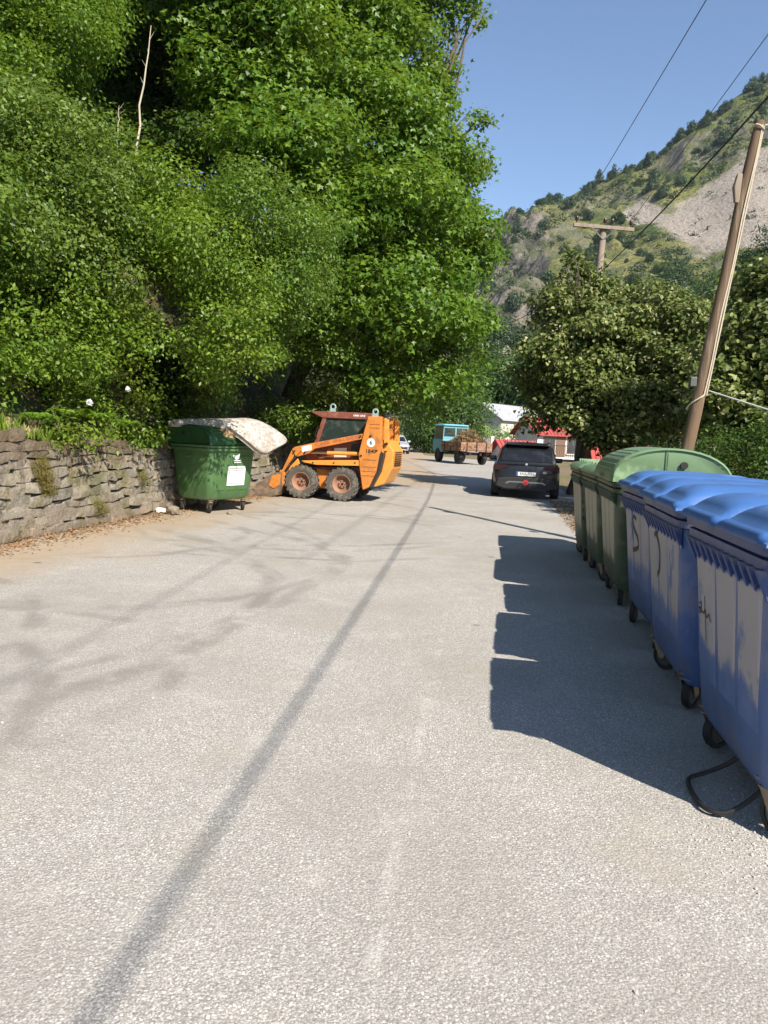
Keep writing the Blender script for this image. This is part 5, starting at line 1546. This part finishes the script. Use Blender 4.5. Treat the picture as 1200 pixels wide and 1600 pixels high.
T('shrub', (-2.9, 19.8, 1.6), [(470, 440, 17.6, 1.15), (462, 540, 18.9, 1.0), (520, 500, 18.4, 1.2), (535, 600, 19.4, 1.1), (470, 640, 19.0, .85), (585, 595, 20.6, .85), (560, 660, 21.0, .6), (520, 670, 20.4, .7), (448, 655, 18.8, .5)], BS, M['shrub'], 'thick dark shrub right behind the orange loader', 108, size=.08)
BIGT = [(520, 60, 19.8, 1.8), (598, 85, 20.8, 1.4), (648, 150, 21.6, 1.0), (560, 200, 19.0, 1.7), (636, 260, 20.3, 1.45), (708, 300, 21.2, .85), (590, 350, 18.3, 1.7), (672, 390, 19.8, 1.3), (510, 320, 17.4, 1.45),
        (712, 355, 21.3, .6), (645, 480, 18.8, 1.5), (700, 510, 20.2, .8), (570, 470, 17.6, 1.2), (665, 570, 19.8, .85), (625, 590, 18.8, 1.0), (585, -80, 21, 1.8), (560, -220, 19.5, 2.2, .5), (660, -190, 20.5, 1.9, .5), (500, -330, 18.5, 2.2, .5), (680, -5, 22, .45, 1.2), (704, 42, 22, .30, 1.3), (668, 55, 21.8, .40, 1.1), (740, 22, 22, .38, 1.2), (750, 265, 21.5, .30, 1.1),  # thinned lobes above the frame are unseen, added to shade the upper crown
        (742, 338, 21.5, .36), (690, 100, 22, .40, 1.1), (742, 190, 21.5, .30, 1.0), (735, 560, 20.6, .45), (725, 600, 21, .45), (690, 625, 21.5, .45), (640, 635, 20.5, .5), (730, 420, 20.8, .4)]
T('maple_tree', (-2.9, 22.5, 2.4), BIGT, BT, M['maple'], 'huge broad-leaved tree overhanging the road, its right edge cut against the sky', 109, 'tree', None, .24)
BS2 = dict(BS); BS2.update(dens=55, size=.24, cl=9, clr=.4, sub=0)
for i, (px, py, d, R, lab) in enumerate(((668, 655, 72, 1.9, 'dark shrub at the road bend behind the silver car'), (690, 640, 71, 2.8, 'dark leafy shrub right behind the turquoise truck cab'), (718, 622, 73, 2.1, 'dark shrub between the truck and the white house'))):
    c = W(px, py, d)
    T('shrub', (c.x, d, 0), [(px, py, d, R), (px - 18, py + 20, d - .5, R * .8), (px + 18, py + 18, d - .5, R * .8), (px, py + 38, d - 1, R * .7), (px + 5, py - 35, d + .5, R * .8)], BS2, M['dim'], lab, 120 + i, 'shrub', 'shrubs at the far bend', .1)
BF = dict(BS); BF.update(dens=16, size=.55, cl=8, clr=.7, sub=0)
for i, (px, py, d, R, lab, mt) in enumerate(((785, 600, 104, 4.2, 'dark tree above the pale sheet metal roof', 'dim'), (840, 600, 100, 4.0, 'dark tree above the red tiled roof', 'dim'), (890, 610, 96, 4.5, 'dark tree behind the linden trunk in the valley', 'dim'),
                                             (770, 540, 150, 5.0, 'round green tree at the foot of the mountain, left of the linden', 'hill_leaf'), (830, 560, 140, 5.0, 'round tree at the mountain foot behind the red roof', 'hill_leaf'), (1120, 480, 170, 6.5, 'green trees below the scree slope', 'dim'), (1050, 455, 210, 6.5, 'bushy tree at the lower edge of the scree', 'hill_leaf'),
                                             (980, 610, 95, 5.5, 'dark tree low behind the linden', 'dim'), (1150, 620, 90, 6.0, 'dark tree low behind the right edge linden', 'dim'), (740, 610, 110, 4.0, 'dark tree behind the left end of the white house', 'dim'))):
    c = W(px, py, d)
    T('leafy_tree', (c.x, d + 1, c.z - R * 2.2), [(px, py, d, R), (px - 9, py + 18, d - 1, R * .8), (px + 22, py + 12, d - 1, R * .85), (px + 5, py - 22, d + 1, R * .7), (px - 20, py + 30, d, R * .7), (px + 8, py + 40, d - 2, R * .9)], BF, M[mt], lab, 140 + i, 'tree', 'trees in the valley', .3)
# lindens on the right
BL = dict(dens=210, size=.115, shape=SH_HEART, cl=11, clr=.15, fill=.25, up=.5, droop=.75, pale=.14, sub=13, flat=.6, core=.2)
T('linden_tree', (5.72, 23.6, 0), [(903, 432, 23.5, .65), (880, 485, 23.5, .85), (945, 475, 24, .95), (868, 545, 23, .95), (935, 540, 23, 1.15), (1010, 495, 23.5, 1.1), (1060, 505, 23, 1.0), (1000, 580, 22.6, 1.25), (895, 605, 22.8, 1.1), (1070, 575, 22.2, 1.15), (845, 590, 23.2, .65), (858, 640, 23.2, .65), (955, 645, 22.2, 1.05), (1040, 650, 21.6, 1.05), (1100, 620, 21.6, 1.0), (1092, 525, 22.5, .8), (892, 398, 23.6, .3), (985, 690, 21.5, .8), (915, 665, 22.5, .6)],
  BL, M['linden'], 'linden tree with pale flowers in front of the far pole', 160, 'tree', 'flowering lindens on the right', .15)
T('linden_tree', (8.3, 15.8, 0), [(1190, 510, 15.6, .95), (1150, 600, 15.2, .85), (1235, 440, 16, 1.1), (1200, 640, 14.6, .95), (1290, 520, 15, 1.5), (1290, 640, 14.2, 1.3), (1130, 660, 15.2, .6), (1350, 600, 15, 1.6), (1165, 540, 16, .6), (1180, 690, 14.5, .6)],
  BL, M['linden'], 'linden tree with cream blossom cut off by the right picture edge', 161, 'tree', 'flowering lindens on the right', .14, size=.115)
T('conifer_tree', (10.2, 18.5, 0), [(1188, 420, 18, .55), (1215, 385, 18, .6), (1165, 445, 18, .4), (1230, 450, 18, 1.0), (1250, 520, 18, 1.2), (1250, 600, 18, 1.4), (1180, 395, 18, .25)], BS, M['conifer'], 'dark spruce-like tree peeping in at the right edge above the linden', 162, 'tree', None, .12, size=.12, shape=SH_LONG, dens=230)
T('shrub', (6.2, 13.2, 0), [(1150, 712, 13.2, .65), (1105, 705, 14.2, .55), (1195, 722, 12.4, .65), (1235, 700, 12.4, .8), (1060, 712, 15, .5)], BS, M['dim'], 'low dark shrub behind the blue containers under the lindens', 163, 'shrub', None, .05)
T('clipped_hedge', (10.9, 70.4, .4), [(755, 675, 70, .7), (768, 676, 70, .7), (781, 676, 70, .7), (794, 677, 70, .65), (803, 679, 70, .5)], BS2, M['fern'], 'bright green hedge on the white garden wall by the houses', 164, 'hedge', None, .05, dens=90, size=.16, clr=.2)

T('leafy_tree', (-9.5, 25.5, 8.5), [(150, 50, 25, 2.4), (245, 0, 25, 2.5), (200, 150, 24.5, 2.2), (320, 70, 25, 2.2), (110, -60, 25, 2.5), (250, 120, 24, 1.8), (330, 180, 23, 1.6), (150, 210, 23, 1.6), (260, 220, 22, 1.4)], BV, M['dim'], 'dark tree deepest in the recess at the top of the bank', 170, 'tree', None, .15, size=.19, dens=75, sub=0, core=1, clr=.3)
# bare pale stem in the recess, and a thinner one beside it
def stem(a, b, r, label, seed):
    rd = random.Random(seed)
    base = Vector(a); m = MB()
    p = limb_path((0, 0, 0), Vector(b) - base, rd, .02, 8)
    m.tube(p, [r * (1 - .75 * i / 8) for i in range(9)], 7)
    o = m.build('bare_stem', M['deadwood'], None, smooth=True, loc=base)
    tw = MB()
    for k in (4, 5, 6, 7):
        tw.tube([p[k], p[k] + Vector((rd.uniform(-.12, .12), rd.uniform(-.1, .1), rd.uniform(.08, .2)))], [r * .25, r * .08], 5)
    tw.build('twig', M['deadwood'], o)
    props(o, label, 'stem', 'bare stems in the recess')
stem(W(211, 262, 15.2), W(236, 40, 15.8), .026, 'tall bare pale stem leaning in the dark recess of the bank', 1)
stem(W(183, 232, 15.0), W(186, 165, 15.1), .015, 'short thin bare stem left of the tall one', 2)
stem(W(505, 160, 18.2), W(520, 80, 18.4), .03, 'bare branch in the broken gap of the big tree', 3)

# fern, weeds, dry grass and moss on the wall
def fern(loc, R, n, mat, label, seed, name='fern_plant', cat='fern'):
    rng = np.random.default_rng(seed); P = []; N = []; A = []; S = []
    for k in range(n):
        a = rng.uniform(0, 2 * math.pi); L = R * rng.uniform(.6, 1.1)
        d = np.array([math.cos(a), math.sin(a), 0]); side = np.array([-d[1], d[0], 0])
        m = 16
        for i in range(m):
            t = (i + 1) / m
            p = d * L * t * .85 + np.array([0, 0, L * (1.0 * t - 1.05 * t * t)])
            for s in (-1, 1):
                P.append(p); A.append(side * s + d * .5 + np.array([0, 0, -.15])); N.append(np.array([0, 0, 1]) + d * .3 + rng.normal(size=3) * .12); S.append(R * .32 * math.sin(math.pi * min(1, .25 + t * .75)) + .01)
    me = leaf_mesh('fronds', np.array(P), np.array(N), np.array(A), np.array(S), np.clip(rng.normal(.5, .25, len(P)), 0, 1), SH_LONG)
    root = empty(name, loc, 0, label, cat, 'plants on top of the wall')
    link_mesh('fronds', me, mat, root)
    m = MB()
    for k in range(5):
        a = k * 1.3; m.tube([(0, 0, 0), (.05 * math.cos(a), .05 * math.sin(a), R * .2)], .006, 5)
    m.build('stalk', M['deadwood'], root)
for i, (px, py, d, R, lab) in enumerate(((110, 650, 11.0, .42, 'feathery bright fern on the wall top, second from the left edge'), (150, 655, 11.6, .40, 'large feathery fern on the wall top beneath the white blossom'), (60, 655, 10.5, .34, 'fern on the wall top nearest the left edge'), (195, 665, 12.5, .36, 'fern on the wall top nearest the green container'), (90, 690, 10.9, .25, 'small fern hanging over the wall face above the moss'))):
    fern(W(px, py, d), R, 26, M['fern'], lab, 300 + i)
def blossom(loc, r, label, seed):
    rng = np.random.default_rng(seed); n = 60
    d = unit(rng.normal(size=(n, 3)))
    me = leaf_mesh('blossom', d * r * .6, d + rng.normal(size=(n, 3)) * .3, rng.normal(size=(n, 3)), np.full(n, r * .7), rng.random(n), SH_OVAL)
    o = link_mesh('elder_blossom', me, M['white'], loc=loc); props(o, label, 'blossom', 'white blossoms')
blossom(W(140, 629, 10.9), .055, 'white blossom just above the ferns', 1)
blossom(W(200, 608, 12.0), .05, 'white blossom in front of the dark hollow', 2)
def grass(name, n, place, hmin, hmax, mat, label, seed, cat='grass', kind='stuff', lean=.35):
    rng = np.random.default_rng(seed)
    P = place(rng, n); n = len(P)
    A = np.stack([rng.normal(size=n) * lean, rng.normal(size=n) * lean, np.ones(n)], 1)
    me = leaf_mesh(name, P, rng.normal(size=(n, 3)) * [1, 1, .15], A, rng.uniform(hmin, hmax, n), np.clip(rng.normal(.5, .25, n), 0, 1), SH_LONG)
    props(link_mesh(name, me, mat), label, cat, None, kind)
def on_walltop(s0, s1, w0, w1):
    def f(rng, n):
        out = []
        for _ in range(n):
            s = rng.uniform(s0, s1); p, d = wall_at(s); nl = Vector((-d.y, d.x, 0))
            t = rng.uniform(w0, w1)
            q = p + nl * t; out.append((q.x, q.y, wall_top(s) - .06 + max(0, t - .35) * .9))
        return np.array(out)
    return f
grass('dry_grass', 1500, on_walltop(7.4, 9.75, .1, .75), .08, .24, M['straw'], 'dry straw coloured grass on the wall top at the left edge', 41, lean=.5)
grass('weeds', 6500, on_walltop(8.6, 22, .02, .9), .08, .26, M['vine'], 'green weeds and grass growing along the wall top', 42, lean=.6)
def moss(px, py, d, rx, rz, label, seed):
    c = W(px, py, d)
    # push onto the wall face
    best = min((wall_at(s * .02)[0] - Vector((c.x, c.y, 0))).length for s in range(350, 900))
    s = min((s * .02 for s in range(350, 900)), key=lambda q: (wall_at(q)[0] - Vector((c.x, c.y, 0))).length)
    p, dd = wall_at(s); nl = Vector((-dd.y, dd.x, 0))
    loc = p - nl * .06 + Vector((0, 0, c.z))
    me = foliage([((0, 0, 0), (.07, rx, rz)), ((.01, rx * .4, -rz * .4), (.06, rx * .6, rz * .5)), ((.01, -rx * .3, rz * .5), (.06, rx * .6, rz * .5))], 5200, .030, SH_LONG, seed, cl=12, clr=.03, fill=.3, up=.1, droop=.9)
    o = link_mesh('moss_cushion', me, M['moss'], loc=loc, rot=(0, 0, math.atan2(dd.y, dd.x) - math.pi / 2))
    props(o, label, 'moss', 'moss cushions on the wall')
moss(66, 735, 10.2, .20, .17, 'large brownish moss cushion hanging on the wall', 1)
moss(74, 762, 10.3, .17, .10, 'yellow green moss directly below the large cushion', 2)
moss(146, 793, 11.6, .20, .10, 'moss patch near the foot of the wall', 3)
moss(215, 744, 13.0, .10, .12, 'small moss tuft on the wall near the green container', 4)

# leaf litter and grit
def litter(name, n, place, smin, smax, mat, label, seed, shape=SH_OVAL):
    rng = np.random.default_rng(seed); P = place(rng, n); n = len(P)
    me = leaf_mesh(name, P, rng.normal(size=(n, 3)) * .35 + [0, 0, 1], rng.normal(size=(n, 3)), rng.uniform(smin, smax, n), np.clip(rng.normal(.5, .28, n), 0, 1), shape)
    props(link_mesh(name, me, mat), label, 'leaf litter', None, 'stuff')
def wall_foot(rng, n):
    out = []
    for _ in range(n):
        s = rng.uniform(7, 21); p, d = wall_at(s); nl = Vector((-d.y, d.x, 0))
        t = abs(rng.normal()) * .28
        q = p - nl * (t + .02); out.append((q.x, q.y, .006 + max(0, .05 - t * .2) * rng.random()))
    return np.array(out)
litter('leaf_litter', 5200, wall_foot, .02, .06, M['litter'], 'dry brown leaves gathered along the foot of the stone wall', 51)
def behind_bins(rng, n):
    y = rng.uniform(11.8, 20.5, n); x = 1.05 + .146 * y + .35 + np.abs(rng.normal(size=n)) * .9 + np.maximum(0, 14 - y) * .1
    return np.stack([x, y, np.full(n, .008) + rng.random(n) * .01], 1)
litter('leaf_litter', 5000, behind_bins, .025, .07, M['litter'], 'brown leaf litter on the road edge between the containers and the black car', 52)
def under_bins(rng, n):
    y = rng.uniform(2.5, 12, n); x = 1.05 + .146 * y + .2 + rng.random(n) * 1.2
    return np.stack([x, y, np.full(n, .006) + rng.random(n) * .006], 1)
litter('leaf_litter', 900, under_bins, .015, .045, M['litter'], 'dead leaves blown beneath the row of containers on the right', 53)
def grit():
    rng = np.random.default_rng(8)
    t = (1 + 5 ** .5) / 2
    ico = unit(np.array([(-1, t, 0), (1, t, 0), (-1, -t, 0), (1, -t, 0), (0, -1, t), (0, 1, t), (0, -1, -t), (0, 1, -t), (t, 0, -1), (t, 0, 1), (-t, 0, -1), (-t, 0, 1)], float))
    fc = [(0, 11, 5), (0, 5, 1), (0, 1, 7), (0, 7, 10), (0, 10, 11), (1, 5, 9), (5, 11, 4), (11, 10, 2), (10, 7, 6), (7, 1, 8), (3, 9, 4), (3, 4, 2), (3, 2, 6), (3, 6, 8), (3, 8, 9), (4, 9, 5), (2, 4, 11), (6, 2, 10), (8, 6, 7), (9, 8, 1)]
    n1, n2, n3 = 350, 700, 200
    y = np.concatenate([rng.uniform(1.6, 9, n1), rng.uniform(2.6, 3.6, n2) , rng.uniform(9, 20, n3)])
    x = np.concatenate([rng.uniform(-2, 1.8, n1), 1.52 + rng.normal(size=n2) * .16 + (y[n1:n1 + n2] - 2.9) * .3, rng.uniform(-3.6, 2.4, n3)])
    ok = np.ones(len(x), bool); ok[n1:n1 + n2] = (np.abs(y[n1:n1 + n2] - 2.95 - rng.normal(size=n2) * .10) < .16)
    x = x[ok]; y = y[ok]; n = len(x)
    s = rng.uniform(.002, .005, n) * np.where(rng.random(n) < .06, 1.8, 1)
    V = np.stack([x, y, s * .5], 1)[:, None, :] + ico[None] * s[:, None, None] * rng.uniform(.7, 1.3, (n, 12, 1))
    me = bpy.data.meshes.new('grit')
    me.from_pydata(V.reshape(-1, 3).tolist(), [], [tuple(i + 12 * k for i in f) for k in range(n) for f in fc])
    M['grit'] = paint('pale_grit', (.50, .47, .42), .9, .5, 40)
    props(link_mesh('grit', me, M['grit']), 'loose pale grit and pebbles lying on the asphalt', 'grit', None, 'stuff')
grit()
def crumple(name, loc, r, mat, label, seed, cat, flat=.5):
    rd = random.Random(seed); bm = bmesh.new(); bmesh.ops.create_icosphere(bm, subdivisions=2, radius=r)
    for v in bm.verts:
        v.co *= rd.uniform(.65, 1.2); v.co.z *= flat
    me = bpy.data.meshes.new(name); bm.to_mesh(me); bm.free()
    o = link_mesh(name, me, mat, loc=(loc[0], loc[1], r * flat * .75)); props(o, label, cat)
g = W(250, 796, 13.6); crumple('crumpled_paper', (g.x, g.y), .11, M['white'], 'crumpled white paper with red print at the wall foot left of the container', 1, 'litter', .45)
g = W(272, 795, 13.5); crumple('loose_stone', (g.x, g.y - .1), .13, M['stone'], 'pale loose stone beside the left castor of the green container', 2, 'stone', .7)
g = W(362, 797, 14.0); crumple('loose_stone', (g.x, g.y - .15), .06, M['stone'], 'small loose stone between the two front castors of the green container', 3, 'stone', .6)
# rock pinnacles below the mountain
def pinnacle(px, py, d, h, r, label, seed):
    p = W(px, py, d); bm = bmesh.new(); bmesh.ops.create_icosphere(bm, subdivisions=4, radius=1)
    for v in bm.verts:
        q = v.co.copy(); k = mnoise.fractal(q * 2.3 + Vector((seed * 7, 0, 0)), .9, 2.1, 4)
        f = 1 + .35 * k
        v.co = Vector((q.x * r * f * (1.15 - .5 * q.z), q.y * r * f * (1.15 - .5 * q.z), q.z * h * (1 + .12 * k)))
    me = bpy.data.meshes.new('rock_pinnacle'); bm.to_mesh(me); bm.free()
    o = link_mesh('rock_pinnacle', me, M['rock']); o.location = p; props(o, label, 'rock', 'rock pinnacles')
def rock_mat():
    t = NT('grey_rock'); p = t.pos()
    c = t.mix(t.step(t.noise(t.scale(p, (1, 1, .35)), .6, 6, .7), .38, .62), (.11, .10, .09), (.36, .315, .265))
    c = t.mix(t.math('MULTIPLY', t.step(t.noise(p, .35, 5, .6), .55, .65), .8), c, (.06, .085, .025))
    return t.finish(c, .95, 0, t.bump(t.noise(p, 1.2, 6, .7), .9, .5), .2)
M['rock'] = rock_mat()
pinnacle(789, 580, 128, 4.2, 1.5, 'slim grey rock pinnacle between the big tree and the linden', 1)
pinnacle(779, 545, 150, 6.0, 2.6, 'taller brown rock pinnacle left of the slim one', 2)
print('leaves', LEAVES)

# ------------------------------------------------------------------ thin summer haze in the valley air
hz = MB(); hz.box((-2600, -2600, -7.5), (2600, 2600, 330))
hm = bpy.data.materials.new('haze_air'); hm.use_nodes = True
hm.node_tree.nodes.clear()
ho = hm.node_tree.nodes.new('ShaderNodeOutputMaterial'); pv = hm.node_tree.nodes.new('ShaderNodeVolumePrincipled')
pv.inputs['Color'].default_value = (.70, .83, 1.0, 1); pv.inputs['Density'].default_value = 0.00009; pv.inputs['Anisotropy'].default_value = .1
hm.node_tree.links.new(pv.outputs[0], ho.inputs['Volume'])
props(hz.build('haze', hm), 'thin pale haze in the valley air', 'haze', None, 'stuff')
